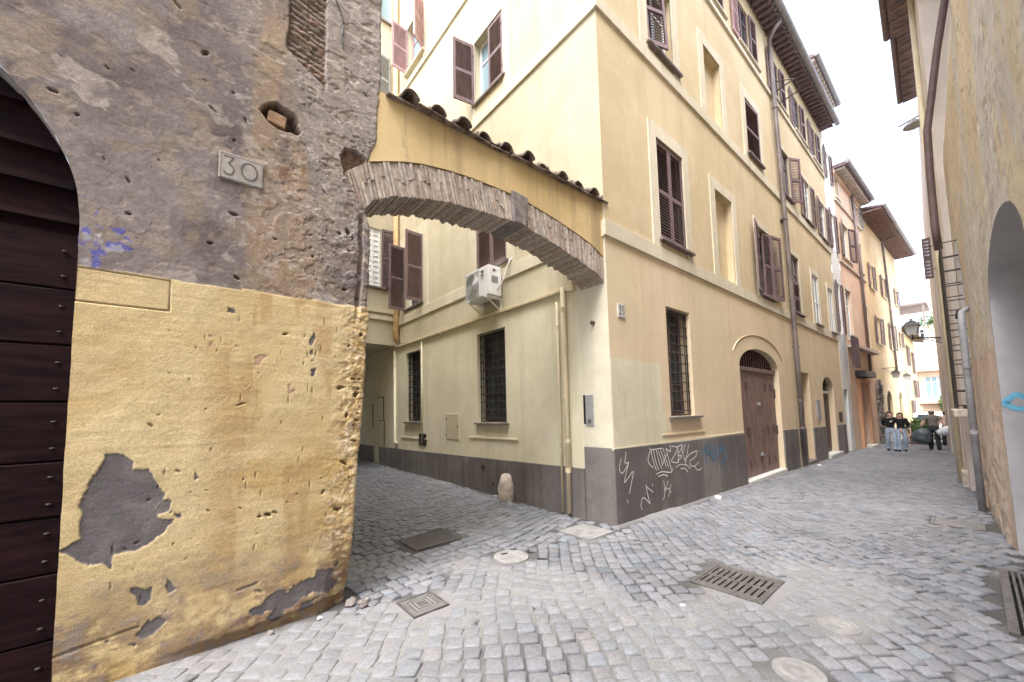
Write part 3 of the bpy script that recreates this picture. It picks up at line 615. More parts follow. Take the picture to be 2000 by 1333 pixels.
for i in range(NB):
    t0, t1 = (i+.10)/NB, (i+.90)/NB; tm = (i+.5)/NB; mid = along(ins_, tm)
    if 2.89 < mid.x < 3.15: continue
    joint = [0, 1] if random.random() < .45 else [0, random.uniform(.35, .65), 1]
    for k, (r0, r1) in enumerate(zip(joint, joint[1:])):
        c = []; fj, bj, ij = random.gauss(0, .006), random.gauss(0, .022), random.gauss(0, .004)
        for t, r_ in ((t0, r0), (t1, r0), (t1, r1), (t0, r1)):
            a, b = along(ins_, t), along(exs, t); p = a.lerp(b, r_*(.985)+(.006 if r_ > 0 and r_ < 1 and (r_ == r0) else (-.006 if 0 < r_ < 1 else 0)));
            if r_ == 0: p = p+(a-b).normalized()*ij
            c.append(p)
        corners = [(p.x, ay(p.x)+fj+random.gauss(0, .002), p.y) for p in c]+[(p.x, ay(p.x)+TH+bj, p.y) for p in c]
        m = MB().hexa([corners[i_] for i_ in (0, 1, 5, 4, 3, 2, 6, 7)]); me = m.mesh('brick', random.choice(bmats)); bevel(me, .004); part('brick', me, None, ARCH)
# keystone of tufa
mb = MB(); y_ = ay(3.03); mb.hexa([(2.925, y_-.03, 3.815), (3.115, y_-.035, 3.80), (3.115, y_+TH, 3.80), (2.925, y_+TH, 3.815), (2.90, y_-.03, 4.20), (3.155, y_-.035, 4.185), (3.155, y_+TH, 4.185), (2.90, y_+TH, 4.20)]); me = fixn(mb.mesh('keystone', M_dirtstone)); bevel(me, .015, 2); part('keystone', me, None, ARCH)
# ochre wall above the bricks
mb = MB(); N = 60; TOPZ = lambda x: 4.665-.022*(x-1.36)
pts = [p for p in exs if p.x > 1.2]
for p, q in zip(pts, pts[1:]):
    mb.hexa([(p.x, ay(p.x)-.006, p.y+.004), (q.x, ay(q.x)-.006, q.y+.004), (q.x, ay(q.x)+TH-.03, q.y+.004), (p.x, ay(p.x)+TH-.03, p.y+.004), (p.x, ay(p.x)-.006, TOPZ(p.x)), (q.x, ay(q.x)-.006, TOPZ(q.x)), (q.x, ay(q.x)+TH-.03, TOPZ(q.x)), (p.x, ay(p.x)+TH-.03, TOPZ(p.x))])
me = fixn(mb.mesh('spandrel_wall', M_archy)); bm = bmesh.new(); bm.from_mesh(me); bmesh.ops.remove_doubles(bm, verts=bm.verts, dist=.0005)
bmesh.ops.delete(bm, geom=[f for f in bm.faces if abs(f.normal.x) > .9 and 1.3 < f.calc_center_median().x < 4.5], context='FACES'); bm.to_mesh(me); bm.free()
part('spandrel_wall', me, None, ARCH)
# coping: flat tiles, pan tiles and cover tiles, each its own piece
x = 1.40; i = 0
while x < 4.62:
    z = TOPZ(x)+.012; w_ = .30; yf, yb = ay(x)-.085+random.gauss(0, .01), ay(x)+TH+.06; tl = random.gauss(0, .012)
    mb = MB(); mb.hexa([(x-.002, yf, z-.038+tl), (x+w_-.01, yf, z-.044-tl), (x+w_-.01, yb, z+.07), (x-.002, yb, z+.07), (x-.002, yf, z-.018+tl), (x+w_-.01, yf, z-.024-tl), (x+w_-.01, yb, z+.095), (x-.002, yb, z+.095)])
    part('flat_tile', bevel(fixn(mb.mesh('flat_tile', M_tile)), .006), None, ARCH)
    x += w_-.004; i += 1
def barrel(mb, c, yf, yb, zf, zb, r0, r1, thick=.014, up=1):
    n = 9; ring = []
    for (y, z, r_) in ((yf, zf, r0), (yb, zb, r1)):
        for rr in (r_, r_-thick):
            ring.append([(c+rr*math.cos(math.pi*k/(n-1)), y, z+up*rr*math.sin(math.pi*k/(n-1))*.95) for k in range(n)])
    b = len(mb.v); mb.v += [p for r_ in ring for p in r_]; id_ = lambda a, k: b+a*n+k
    for k in range(n-1):
        for a, c_ in ((0, 2), (2, 3), (3, 1), (1, 0)): mb.f.append((id_(a, k), id_(a, k+1), id_(c_, k+1), id_(c_, k))); mb.m.append(0)
    for k in (0, n-1): mb.f.append((id_(0, k), id_(2, k), id_(3, k), id_(1, k))); mb.m.append(0)
x = 1.62; k = 0
while x < 4.62:
    z = TOPZ(x)+.005; jf = random.gauss(0, .018); mb = MB(); barrel(mb, x+random.gauss(0, .008), ay(x)-.10+jf, ay(x)+TH*.62, z+random.gauss(0, .006), z+.105, .088, .072); part('cover_tile', mb, M_tile, ARCH, smooth=True)
    mb = MB(); barrel(mb, x+random.gauss(0, .012), ay(x)+TH*.34, ay(x)+TH+.09, z+.095, z+.11, .09, .085); part('cover_tile', mb, M_tile, ARCH, smooth=True)
    if x+.155 < 4.6:
        mb = MB(); barrel(mb, x+.152, ay(x)-.05, ay(x)+TH*.8, z+.075, z+.17, .085, .085, up=-.8); part('pan_tile', mb, M_tile, ARCH, smooth=True)
    x += .30+random.gauss(0, .008)
# ------------------------------------------------------------------ the yellow corner building
CB = thing('corner_building', 'pale yellow four-storey corner building with brown louvred shutters and dark stone plinth', 'building', (9, 5, 0))
WF1 = [(6.14, 7.10, 4.47, 6.31, 0, .13), (8.53, 9.45, 4.32, 6.25, 0, .16), (11.05, 12.0, 4.40, 6.2, 0, .22), (13.85, 14.72, 4.38, 6.2, 0, .09), (16.3, 17.1, 4.36, 6.1, 0, .07), (18.55, 19.3, 4.34, 6.05, 0, .07)]
WF2 = [(6.05, 6.98, 8.02, 9.52, 0, .2), (8.40, 9.28, 7.85, 9.5, 0, .16), (10.82, 11.76, 8.06, 9.58, 0, .13), (13.62, 14.5, 8.0, 9.5, 0, .09), (16.05, 16.95, 7.96, 9.48, 0, .09), (18.3, 19.2, 7.94, 9.45, 0, .09)]
WF3 = [(10.68, 11.55, 11.05, 12.38, 0, .09), (13.35, 14.15, 11.0, 12.36, 0, .09), (15.6, 16.45, 10.98, 12.36, 0, .09), (17.85, 18.65, 10.96, 12.34, 0, .09), (8.3, 9.2, 11.05, 12.4, 0, .09)]
GF = [(6.2, 7.06, 1.43, 3.31, 0, .26), (9.32, 11.98, -1.2, 2.95, .46, .30), (14.12, 14.95, -1.2, 2.58, 0, .42), (16.6, 18.2, -1.2, 2.57, .42, .28)]
mb = MB(); facade(mb, S, 4.56, 19.7, -1.2, 4.07, GF); part('wall', mb, M_yelg, CB)
mb = MB(); facade(mb, S, 4.56, 19.7, 4.07, 12.95, WF1+WF2+WF3); part('wall', mb, M_yel, CB)
AF_lo = [(5.56, 6.47, 1.37, 3.17, 0, .24), (8.97, 9.80, 1.38, 3.22, 0, .24)]
AF_hi = [(5.42, 6.38, 8.13, 9.52, 0, .2), (5.44, 6.42, 4.43, 6.25, 0, .13), (8.83, 9.85, 4.43, 6.2, 0, .2), (8.69, 9.65, 11.17, 12.55, 0, .2)]
mb = MB(); facade(mb, A, 3.24, 3.75, -1.2, 4.07, []); part('wall', mb, M_pier, CB)
mb = MB(); facade(mb, A, 3.75, 16.5, -1.2, 3.50, AF_lo); mb.quad(A(10.35, 3.5, -.001), A(16.5, 3.5, -.001), A(16.5, 4.2, -.001), A(10.35, 4.2, -.001)); part('wall', mb, M_cream, CB)
mb = MB(); facade(mb, A, 3.75, 10.4, 3.50, 4.07, []); facade(mb, A, 3.24, 10.4, 4.07, 15.5, AF_hi); part('wall', mb, M_creamhi, CB)
mb = MB(); mb.quad((19.7, 3.24, -1), (19.7, 12, -1), (19.7, 12, 13), (19.7, 3.24, 13)).quad((4.56, 12, 12.95), (19.7, 12, 12.95), (19.7, 3.24, 12.95), (4.56, 3.24, 12.95)); part('rear_wall', mb, M_creamhi, CB)
# pale repainted patch by the corner and the lower panels
mb = MB(); S.box(mb, 4.575, 5.93, 1.035, 2.30, -.01, .004); S.box(mb, 5.93, 6.02, 1.035, 1.5, -.01, .003); part('repainted_patch', mb, M_cream, CB)
mb = MB(); S.box(mb, 5.86, 7.40, 1.13, 1.15, -.01, .018); part('panel_ledge', mb, M_yelg, CB)
mb = MB(); A.box(mb, 5.24, 6.79, 1.06, 1.085, -.01, .022); part('panel_ledge', mb, M_cream, CB)
mb = MB(); A.box(mb, 8.6, 10.1, .95, .975, -.01, .02); part('panel_ledge', mb, M_cream, CB)
for z0, z1, d in ((4.07, 4.31, .035), (7.62, 7.85, .04), (10.80, 10.93, .05)):
    mb = MB(); S.box(mb, 4.56-d, 19.7, z0, z1, -.01, d); part('string_course', bevel(fixn(mb.mesh('string_course', M_trim)), .006), None, CB)
    mb = MB(); A.box(mb, 3.24, 10.4, z0-.01, z1-.012, -.01, d-.003); part('string_course', bevel(fixn(mb.mesh('string_course', M_trim)), .006), None, CB)
# surrounds, niches, windows, shutters - street side
for h in WF1[:3]: surround(CB, S, h[0], h[1], 4.31, h[3], .24 if h is not WF1[2] else .2)
for h in WF1[3:]: surround(CB, S, h[0], h[1], 4.31, h[3], .17)
for h in WF2[:3]: surround(CB, S, h[0], h[1], 7.85, h[3], .25)
for h in WF2[3:]: surround(CB, S, h[0], h[1], 7.85, h[3], .17)
for h in (WF1[1], WF2[1]):
    mb = MB(); backing(mb, S, h[0], h[1], h[2], h[3], -.155); part('blind_niche', mb, M_yel, CB)
def bk(P, h, mat=M_dark):
    mb = MB(); backing(mb, P, h[0]-.02, h[1]+.02, h[2]-.02, h[3]+.02, -h[5]-.002); part('window_back', mb, mat, CB)
def win(P, h, near=True, **k): window(CB, P, h[0]+.005, h[1]-.005, h[2]+.005, h[3]-.005, -h[5]+.045, **k); bk(P, h)
h = WF1[0]; bk(S, h); leaf(CB, S(h[0]+.01, h[2]+.01, -.025), 0, .465, 1.82); leaf(CB, S(h[0]+.485, h[2]+.01, -.025), 0, .465, 1.82); sill(CB, S, 6.08, 7.28, 4.47)
h = WF1[2]; win(S, h, fm=M_wframe); leaf(CB, S(11.03, 4.42, .035), R(190), .47, 1.78); leaf(CB, S(12.02, 4.42, .035), R(-13), .47, 1.78); leaf(CB, S(11.54, 4.42, -.03), R(-6), .45, 1.76, near=False); sill(CB, S, 10.98, 12.1, 4.40)
h = WF1[3]; win(S, h, fm=M_shut); leaf(CB, S(h[0]+.02, h[2]+.01, -.03), 0, h[1]-h[0]-.04, 1.0, near=False); sill(CB, S, h[0]-.06, h[1]+.12, h[2])
for h in WF1[4:]: win(S, h, trans=(.45,)); sill(CB, S, h[0]-.06, h[1]+.12, h[2])
h = WF2[0]; win(S, h); leaf(CB, S(6.06, 8.03, .0), R(-20), .46, 1.48, tilt=R(-3)); sill(CB, S, 5.98, 7.2, 8.02)
h = WF2[2]; bk(S, h); leaf(CB, S(10.83, 8.08, -.02), R(-2), .92, 1.49); sill(CB, S, 10.75, 11.9, 8.06)
h = WF2[3]; win(S, h, fm=M_shut); leaf(CB, S(h[1], h[2], .03), R(-28), .42, 1.48, near=False); sill(CB, S, h[0]-.05, h[1]+.15, h[2])
for h in WF2[4:]: win(S, h); leaf(CB, S(h[0], h[2], .035), R(183), .44, 1.48, near=False); leaf(CB, S(h[1], h[2], .035), R(-4), .44, 1.48, near=False); sill(CB, S, h[0]-.05, h[1]+.12, h[2])
for k, h in enumerate(WF3):
    win(S, h, fm=M_shut); sill(CB, S, h[0]-.05, h[1]+.65, h[2], M_trim)
    leaf(CB, S(h[0], h[2], .035), R(182), .42, 1.30, M_shut if k else M_shutp, near=False); leaf(CB, S(h[1], h[2], .035), R(-3), .42, 1.30, near=False)
# alley side windows
h = AF_hi[0]; win(A, h, gm=M_glassb, mull=1); surround(CB, A, h[0], h[1], 7.84, h[3], .22); leaf(CB, A(5.44, 8.14, -.01), R(90), .46, 1.37, M_shut); leaf(CB, A(6.40, 8.12, .03), R(168), .46, 1.37, M_shut); sill(CB, A, 5.36, 6.46, 8.13, pr=.06)
h = AF_hi[1]; bk(A, h); surround(CB, A, h[0], h[1], 4.30, h[3], .24); leaf(CB, A(5.45, 4.44, -.02), R(90), .475, 1.8); leaf(CB, A(5.935, 4.44, -.02), R(90), .475, 1.8); sill(CB, A, 5.38, 6.48, 4.43, pr=.06)
h = AF_hi[2]; win(A, h); surround(CB, A, h[0], h[1], 4.30, h[3], .30); leaf(CB, A(8.80, 4.40, .02), R(183), .47, 1.78, M_shut); leaf(CB, A(9.86, 4.40, .02), R(188), .47, 1.78, M_shut); sill(CB, A, 8.75, 9.9, 4.43, pr=.06)
h = AF_hi[3]; win(A, h, fm=M_shutp, gm=M_glassb); surround(CB, A, h[0], h[1], 11.0, h[3], .26); leaf(CB, A(8.68, 11.18, .02), R(212), .46, 1.36, M_shutp); leaf(CB, A(9.66, 11.18, .02), R(184), .46, 1.36, M_shutp); sill(CB, A, 8.6, 9.75, 11.17, M_trim, pr=.1)
# barred ground-floor windows
for P, h in ((S, GF[0]), (A, AF_lo[0]), (A, AF_lo[1])):
    window(CB, P, h[0]+.01, h[1]-.01, h[2]+.01, h[3]-.01, -h[5]+.04, fm=M_shut if P is S else M_iron, trans=(.3, .62)); bk(P, h)
    grille(CB, P, h[0]+.015, h[1]-.015, h[2]+.01, h[3]-.03, -.075, 5, 11)
    sill(CB, P, h[0]-.07, h[1]+(.2 if P is S else .07), h[2], M_pipe if P is A else M_slab, pr=.07, th=.035)
# arched double door
D_ = GF[1]; dz0 = gzf(10.6, 3.2)
mb = MB(); mb.prism([S(*p, -.16) for p in arcpoly(9.30, 12.0, 2.42, 2.49, .46)], (0, .03, 0)); tr = part('transom', mb, M_wdark, CB)
for i in range(17):
    u = 9.42+i*.15; zt = 2.49+.44*math.sqrt(max(0, 1-((u-10.65)/1.33)**2)); m = MB(); S.box(m, u-.012, u+.012, 2.5, zt, -.158, -.143); part('rib', m, M_wood, tr)
mb = MB(); S.box(mb, 9.33, 11.97, 2.40, 2.50, -.15, -.075); part('lintel_rail', bevel(fixn(mb.mesh('lintel_rail', M_wood)), .008), None, CB)
for u0, u1 in ((9.34, 10.64), (10.665, 11.965)):
    mb = MB(); S.box(mb, u0, u1, dz0+.06, 2.40, -.16, -.12); dl = part('door', mb, M_wood, CB)
    nu, nz = 3, 7
    for i in range(nu):
        for j in range(nz):
            a, b = u0+.01+(u1-u0-.02)*i/nu, u0+.01+(u1-u0-.02)*(i+1)/nu; c, d = dz0+.07+(2.32-dz0)*j/nz, dz0+.07+(2.32-dz0)*(j+1)/nz
            m = MB(); S.box(m, a+.004, b-.004, c+.004, d-.004, -.122, -.113-random.uniform(0, .003)); part('panel', bevel(fixn(m.mesh('panel', M_wood)), .004), None, dl)
    for z in (2.05, .95+.05, .22):
        for u in (u0+.16, u0+.62) if u0 < 10 else (u1-.75, u1-.28):
            m = MB(); S.box(m, u-.07, u+.07, z-.10 if z > .5 else z-.12, z+.10, -.114, -.095) if z > .5 else S.box(m, u-.03, u+.03, z-.1, z+.12, -.114, -.1)
            part('bracket', bevel(fixn(m.mesh('bracket', M_shutd)), .01), None, dl)
    for z in (1.9, .95):
        m = MB(); S.box(m, (u0+.03 if u0 < 10 else u1-.08), (u0+.08 if u0 < 10 else u1-.03), z-.12, z+.12, -.114, -.09); part('hinge', m, M_iron, dl)
for z in (1.62, .42):
    m = MB(); m.tube([S(10.56, z, -.09), S(10.78, z-.01, -.09)], .014, 8).obox(S(10.65, z+.01, -.085), (.05, 0, 0), (0, .02, 0), (0, 0, .04)); part('latch', m, M_steel, CB)
mb = MB(); S.box(mb, 9.30, 12.0, dz0-.2, dz0+.055, -.3, .045); part('threshold', bevel(fixn(mb.mesh('threshold', M_marble)), .01), None, CB)
mb = MB(); pts = [(8.98+.0*t, 2.72+.0*t) for t in [0]]; arc = [(10.65-1.72*math.cos(math.pi*i/24), 2.62+.66*math.sin(math.pi*i/24)) for i in range(2, 23)]
for p, q in zip(arc, arc[1:]):
    s_ = lambda a, k: (10.65+(a[0]-10.65)*k, 2.62+(a[1]-2.62)*k); mb.hexa([S(*p, -.01), S(*q, -.01), S(*s_(q, .992), -.01), S(*s_(p, .992), -.01), S(*p, .018), S(*q, .018), S(*s_(q, .992), .012), S(*s_(p, .992), .012)])
part('arch_moulding', mb, M_yelg, CB)
# second narrow recess and the arched dark door
mb = MB(); backing(mb, S, 14.1, 14.97, -1, 2.6, -.415); part('blind_niche', mb, M_yelg, CB)
mb = MB(); S.box(mb, 14.0, 15.05, -.4, -.08, -.3, .06); part('step', mb, M_slab, CB)
mb = MB(); mb.prism([S(*p, -.2) for p in arcpoly(16.58, 18.22, 2.02, 2.15, .42)], (0, .03, 0)); fl = part('fanlight', mb, M_glass, CB)
m = MB(); S.box(m, 16.6, 18.2, 2.0, 2.08, -.2, -.12); part('door_rail', m, M_wframe, CB)
for k in range(5):
    a = math.pi*(k+1)/6; m = MB(); m.tube([S(17.4, 2.1, -.15), S(17.4-.78*math.cos(a), 2.15+.4*math.sin(a), -.15)], .02, 6); part('glazing_bar', m, M_iron, fl)
for u0, u1 in ((16.62, 17.39), (17.41, 18.18)):
    m = MB(); S.box(m, u0, u1, -.1, 2.0, -.22, -.18); dd = part('door', m, M_shutd, CB)
    for i in range(6):
        u = u0+.06+i*.13; m = MB(); S.box(m, u, u+.05, .02, 1.92, -.18, -.165); part('slat', m, M_wood if i % 2 else M_iron, dd)
m = MB(); S.box(m, 16.5, 18.35, -.5, -.10, -.3, .12); part('step', m, M_marble, CB)
# stone plinth slabs
def slabs(P, u0, u1, top0, top1, wd, d=.032, z0=-.8):
    n = max(1, round((u1-u0)/wd)); us = [u0+(u1-u0)*(i+(random.uniform(-.18, .18) if 0 < i < n else 0))/n for i in range(n+1)]
    for a, b in zip(us, us[1:]):
        za, zb_ = top0+(top1-top0)*(a-u0)/(u1-u0), top0+(top1-top0)*(b-u0)/(u1-u0); e = d+random.uniform(-.005, .004); m = MB()
        m.hexa([P(a+.004, z0, -.01), P(b-.004, z0, -.01), P(b-.004, z0, e), P(a+.004, z0, e), P(a+.004, za, -.01), P(b-.004, zb_, -.01), P(b-.004, zb_, e), P(a+.004, za, e)])
        part('plinth_slab', bevel(fixn(m.mesh('plinth_slab', random.choice(M_slabs))), .005), None, CB)
slabs(S, 4.56-.03, 9.31, 1.02, .975, .68); slabs(S, 12.0, 13.25, .94, .93, .62); slabs(S, 13.5, 14.1, .9, .9, .6); slabs(S, 14.97, 16.55, .88, .86, .52); slabs(S, 18.25, 19.7, .84, .82, .5)
slabs(A, 3.24, 3.75, 1.03, 1.03, .6, .026); slabs(A, 3.75, 11.65, .705, .62, 1.05); slabs(A, 12.1, 16.4, .62, .62, 1.05)
mb = MB(); S.box(mb, 4.53, 9.31, 1.0, 1.028, -.01, .022); part('plinth_cap', mb, M_trim, CB)
# white and blue spray tags on the plinth
TG = {'A': [[(5.42, .97), (5.46, .9), (5.51, .75), (5.58, .62)], [(5.45, .94), (5.79, .94)], [(5.43, .92), (5.36, .82), (5.39, .74), (5.49, .67)], [(5.53, .92), (5.57, .77), (5.65, .62)], [(5.61, .92), (5.66, .76), (5.74, .63)], [(5.67, .9), (5.75, .75), (5.77, .68)], [(5.74, .91), (5.88, .65)], [(5.82, .93), (5.88, .76), (5.96, .63)], [(5.9, .93), (5.97, .76), (6.03, .6), (6.06, .55)], [(5.77, .68), (5.9, .82), (5.95, .85)], [(5.58, .56), (5.74, .58), (6.02, .54), (6.08, .6)], [(5.64, .52), (5.78, .53), (5.92, .49)], [(6.04, .97), (6.04, .87), (5.91, .92)],
             [(6.09, .95), (6.29, .91), (6.17, .8), (6.06, .71), (6.26, .67), (6.29, .72)], [(6.26, .92), (6.3, .79), (6.26, .67)], [(6.24, .93), (6.45, .93), (6.28, .79), (6.4, .77), (6.29, .7)], [(6.43, .96), (6.44, .81), (6.53, .65)], [(6.55, .95), (6.46, .81)], [(6.67, .93), (6.59, .76), (6.52, .63)], [(6.52, .7), (6.74, .78), (6.97, .8), (6.9, .71), (6.69, .65), (6.71, .58), (6.85, .55), (7.01, .61)], [(6.85, .55), (6.96, .47), (7.11, .48)], [(6.2, .6), (6.33, .63), (6.55, .6), (6.68, .53)], [(6.35, .56), (6.49, .55), (6.59, .48)]],
      'C': [[(4.79, .96), (4.78, .9), (4.75, .81)], [(4.67, .88), (4.62, .75), (4.69, .68), (4.85, .81), (4.78, .8)], [(4.85, .81), (4.73, .55), (4.95, .67), (4.83, .38)], [(4.78, .3), (4.79, .26)], [(5.27, .44), (5.29, .34), (5.36, .15)], [(5.28, .41), (5.46, .31)], [(5.45, .43), (5.45, .4)], [(5.36, .15), (5.18, .27), (5.11, .17), (5.14, .1)], [(5.78, .43), (5.8, .34), (5.79, .21), (5.74, .15)], [(5.92, .41), (5.8, .28)], [(6.0, .35), (5.91, .17)], [(5.8, .28), (5.92, .3), (5.99, .22)]],
      'F': [[(7.34, .88), (7.14, .7)], [(7.49, .91), (7.3, .76), (7.53, .72)], [(7.35, .82), (7.29, .55)], [(7.54, .84), (7.49, .73), (7.64, .57)], [(7.65, .86), (7.61, .57)], [(7.78, .82), (7.67, .58)], [(7.92, .85), (7.85, .58)], [(8.1, .84), (7.94, .72), (8.12, .73)], [(8.16, .79), (8.18, .62), (7.97, .49)], [(8.24, .57), (8.11, .41)]]}
for k, m_, wd, i0, i1 in (('A', M_graw, .017, 0, 13), ('A', M_graw, .017, 13, 23), ('C', M_graw, .014, 0, 4), ('C', M_graw, .014, 4, 8), ('C', M_graw, .014, 8, 12), ('F', M_grab, .03, 0, 10)):
    mb = MB()
    for s in TG[k][i0:i1]: ribbon(mb, S, smoothpts([Vector(p) for p in s], 5), wd, .0375)
    part('graffiti', mb, m_, CB)
# house number 35
mb = MB(); S.box(mb, 4.79, 4.97, 2.91, 3.11, -.01, .014); np_ = part('number_plate', bevel(fixn(mb.mesh('number_plate', M_marble)), .004), None, CB)
for i_, c_ in enumerate('35'): mb = MB(); digits(mb, S, c_, 4.808+i_*.076, 2.955, .115, .013, .0155); part('digit', mb, M_ink, np_)
mb = MB(); S.box(mb, 4.795, 4.965, 2.915, 2.921, .01, .016); S.box(mb, 4.795, 4.965, 3.099, 3.105, .01, .016); S.box(mb, 4.795, 4.801, 2.921, 3.099, .01, .016); S.box(mb, 4.959, 4.965, 2.921, 3.099, .01, .016); part('border', mb, M_acf, np_)
# intercom, bolt, meter cover, vents on the alley side
mb = MB(); A.box(mb, 3.555, 3.70, 1.33, 1.79, -.02, .014); ic = part('intercom_panel', bevel(fixn(mb.mesh('intercom_panel', M_steel)), .004), None, CB)
for i in range(12):
    for u in (3.585, 3.64):
        m = MB(); A.box(m, u, u+.035, 1.74-i*.024, 1.752-i*.024, .013, .017); part('button', m, M_acf, ic)
m = MB(); A.box(m, 3.60, 3.66, 1.37, 1.43, .013, .017); part('speaker_grille', m, M_ink, ic)
m = MB(); A.box(m, 3.70, 3.745, 1.36, 1.79, -.05, .003); part('intercom_recess', m, M_dark, CB)
m = MB().tube([A(3.50, 2.84, -.01), A(3.50, 2.84, .05)], [.028, .03], 10); part('rusty_bolt', m, M_rust, CB)
m = MB(); A.box(m, 7.19, 7.72, 1.0, 1.56, -.01, .014); mt = part('meter_cover', bevel(fixn(m.mesh('meter_cover', M_creamhi)), .006), None, CB)
for u, z in ((7.24, 1.28), (7.70, 1.45), (7.70, 1.08)): mm = MB(); A.box(mm, u-.012, u+.012, z-.03, z+.03, .012, .022); part('hinge', mm, M_rust, mt)
m = MB(); A.box(m, 8.68, 9.06, .79, 1.08, -.01, .012); vt = part('vent', m, M_dark, CB); m = MB(); A.box(m, 8.72, 9.0, .82, 1.0, .01, .03); part('flap', m, M_iron, vt)
for (u0, u1, z0, z1) in ((11.35, 11.75, 1.45, 2.1), (11.3, 11.7, .68, 1.4), (12.2, 12.5, 1.2, 1.9)):
    m = MB(); A.box(m, u0, u1, z0, z1, -.01, .016); part('meter_cover', bevel(fixn(m.mesh('meter_cover', M_cream)), .006), None, CB)
    m = MB(); A.box(m, u0-.02, u0, z0-.02, z1+.02, -.01, .02); A.box(m, u0, u1, z1, z1+.02, -.01, .02); part('cover_frame', m, M_rust, CB)
m = MB(); n=16
m.tube([A(6.27+.05*math.cos(2*math.pi*i/n), .50+.05*math.sin(2*math.pi*i/n), .045) for i in range(n+1)], .008, 6); part('iron_ring', m, M_iron, CB)
m = MB().tube([A(5.95, .22, .03), A(5.95, .22, .06)], .02, 8); part('iron_peg', m, M_iron, CB)
# gutter along the alley wall, cream pipes
m = MB(); A.box(m, 3.84, 10.75, 3.45, 3.475, -.01, .055); A.box(m, 3.84, 10.75, 3.475, 3.505, .042, .058); part('gutter', m, M_pipec, CB); m = MB(); A.box(m, 3.80, 3.92, 3.40, 3.56, -.01, .1); part('gutter_end', bevel(fixn(m.mesh('gutter_end', M_pipec)), .01), None, CB)
def pipe(pts, r, mat, collars=(), name='downpipe', bld=None):
    p = part(name, MB().tube(pts, r, 14), mat, bld or CB, smooth=True)
    for c in collars: part('collar', MB().tube([Vector(c)-Vector((0, 0, .03)), Vector(c)+Vector((0, 0, .03))], r*1.22, 14), mat, p)
    return p
pipe([A(4.02, 3.50, .075), A(4.02, 2.2, .075), A(4.02, .02, .075)], .039, M_pipec, [A(4.02, z, .075) for z in (3.15, 1.78, 1.1, .66)])
pipe([A(4.17, 3.3, .055), A(4.17, .02, .055)], .018, M_pipec, [A(4.17, z, .055) for z in (2.9, 1.5, .95)], 'conduit')
pipe([A(8.86, 3.42, .02), A(8.86, .82, .02)], .02, M_cream, (), 'conduit'); pipe([A(10.48, 3.42, .03), A(10.48, .84, .03), A(10.42, .80, .03), A(10.30, .79, .03)], .035, M_cream, (), 'conduit')
pipe([A(10.24, 15.4, .10), A(10.24, 3.72, .10), A(10.24, 3.6, .03)], .075, plain('pipe_orange', (.56, .38, .19), .15, 5, .5), [A(10.24, z, .10) for z in (12, 9, 7.6, 5.4, 3.95)])
# street downpipe with offset neck
pipe([S(13.05, 12.88, .42), S(12.98, 12.72, .3), S(13.0, 12.5, .12), S(13.05, 11.8, .11), S(13.28, 5.9, .11), S(13.36, 3.2, .11), S(13.39, .12, .11)], .062, M_pipe, [S(13.24, 7.0, .11), S(13.33, 4.6, .11), S(13.36, 3.25, .11), S(13.38, 1.72, .11), S(13.39, .95, .11), S(13.2, 8.6, .11), S(13.1, 10.4, .11)])
m = MB(); S.box(m, 13.16, 13.36, 6.98, 7.03, .0, .14); part('pipe_bracket', m, M_iron, CB)
m = MB().tube([S(13.25, 10.95, 0), S(13.25, 11.05, .6)], .018, 6).tube([S(13.25, 11.35, 0), S(13.25, 11.05, .6)], .012, 6).tube([S(13.25, 11.05, .6), S(13.85, 11.05, .6)], .012, 6).tube([S(13.85, 10.95, 0), S(13.85, 11.05, .6)], .018, 6); part('drying_rack', m, M_iron, CB)
m = MB(); S.box(m, 18.75, 19.1, .95, 1.3, -.01, .05); part('letter_box', m, M_iron, CB); m = MB(); S.box(m, 15.6, 15.95, 1.1, 1.75, -.01, .03); part('notice_plate', m, M_grey, CB)
# roof with eaves, tiles and gutter
m = MB(); m.hexa([(4.0, 2.84, 12.90), (19.9, 2.84, 12.90), (19.9, 9, 14.4), (4.0, 9, 14.4), (4.0, 2.84, 12.98), (19.9, 2.84, 12.98), (19.9, 9, 14.5), (4.0, 9, 14.5)]); rf = part('roof', m, M_tileu, CB)
m = MB(); x = 8.0
while x < 19.9:
    m.obox((x, 3.04, 12.86), (.05, 0, 0), (0, .2, 0), (0, 0, .010)); x += .26
o = part('rafter_ends', m, M_tileu, rf); o['kind'] = 'stuff'
m = MB(); x = 8.0
while x < 19.9: barrel(m, x, 2.74, 3.6, 12.99, 13.2, .1, .09); x += .21
o = part('roof_tiles', m, M_tile, rf); o['kind'] = 'stuff'
m = MB(); barrel(m, 0, 7.5, 19.95, 0, 0, .085, .085, .01, -1); me = m.mesh('gutter', M_grey); me.transform(Matrix(((0, 1, 0, 0), (1, 0, 0, 2.70), (0, 0, 1, 12.98), (0, 0, 0, 1)))); part('gutter', fixn(me), None, rf)

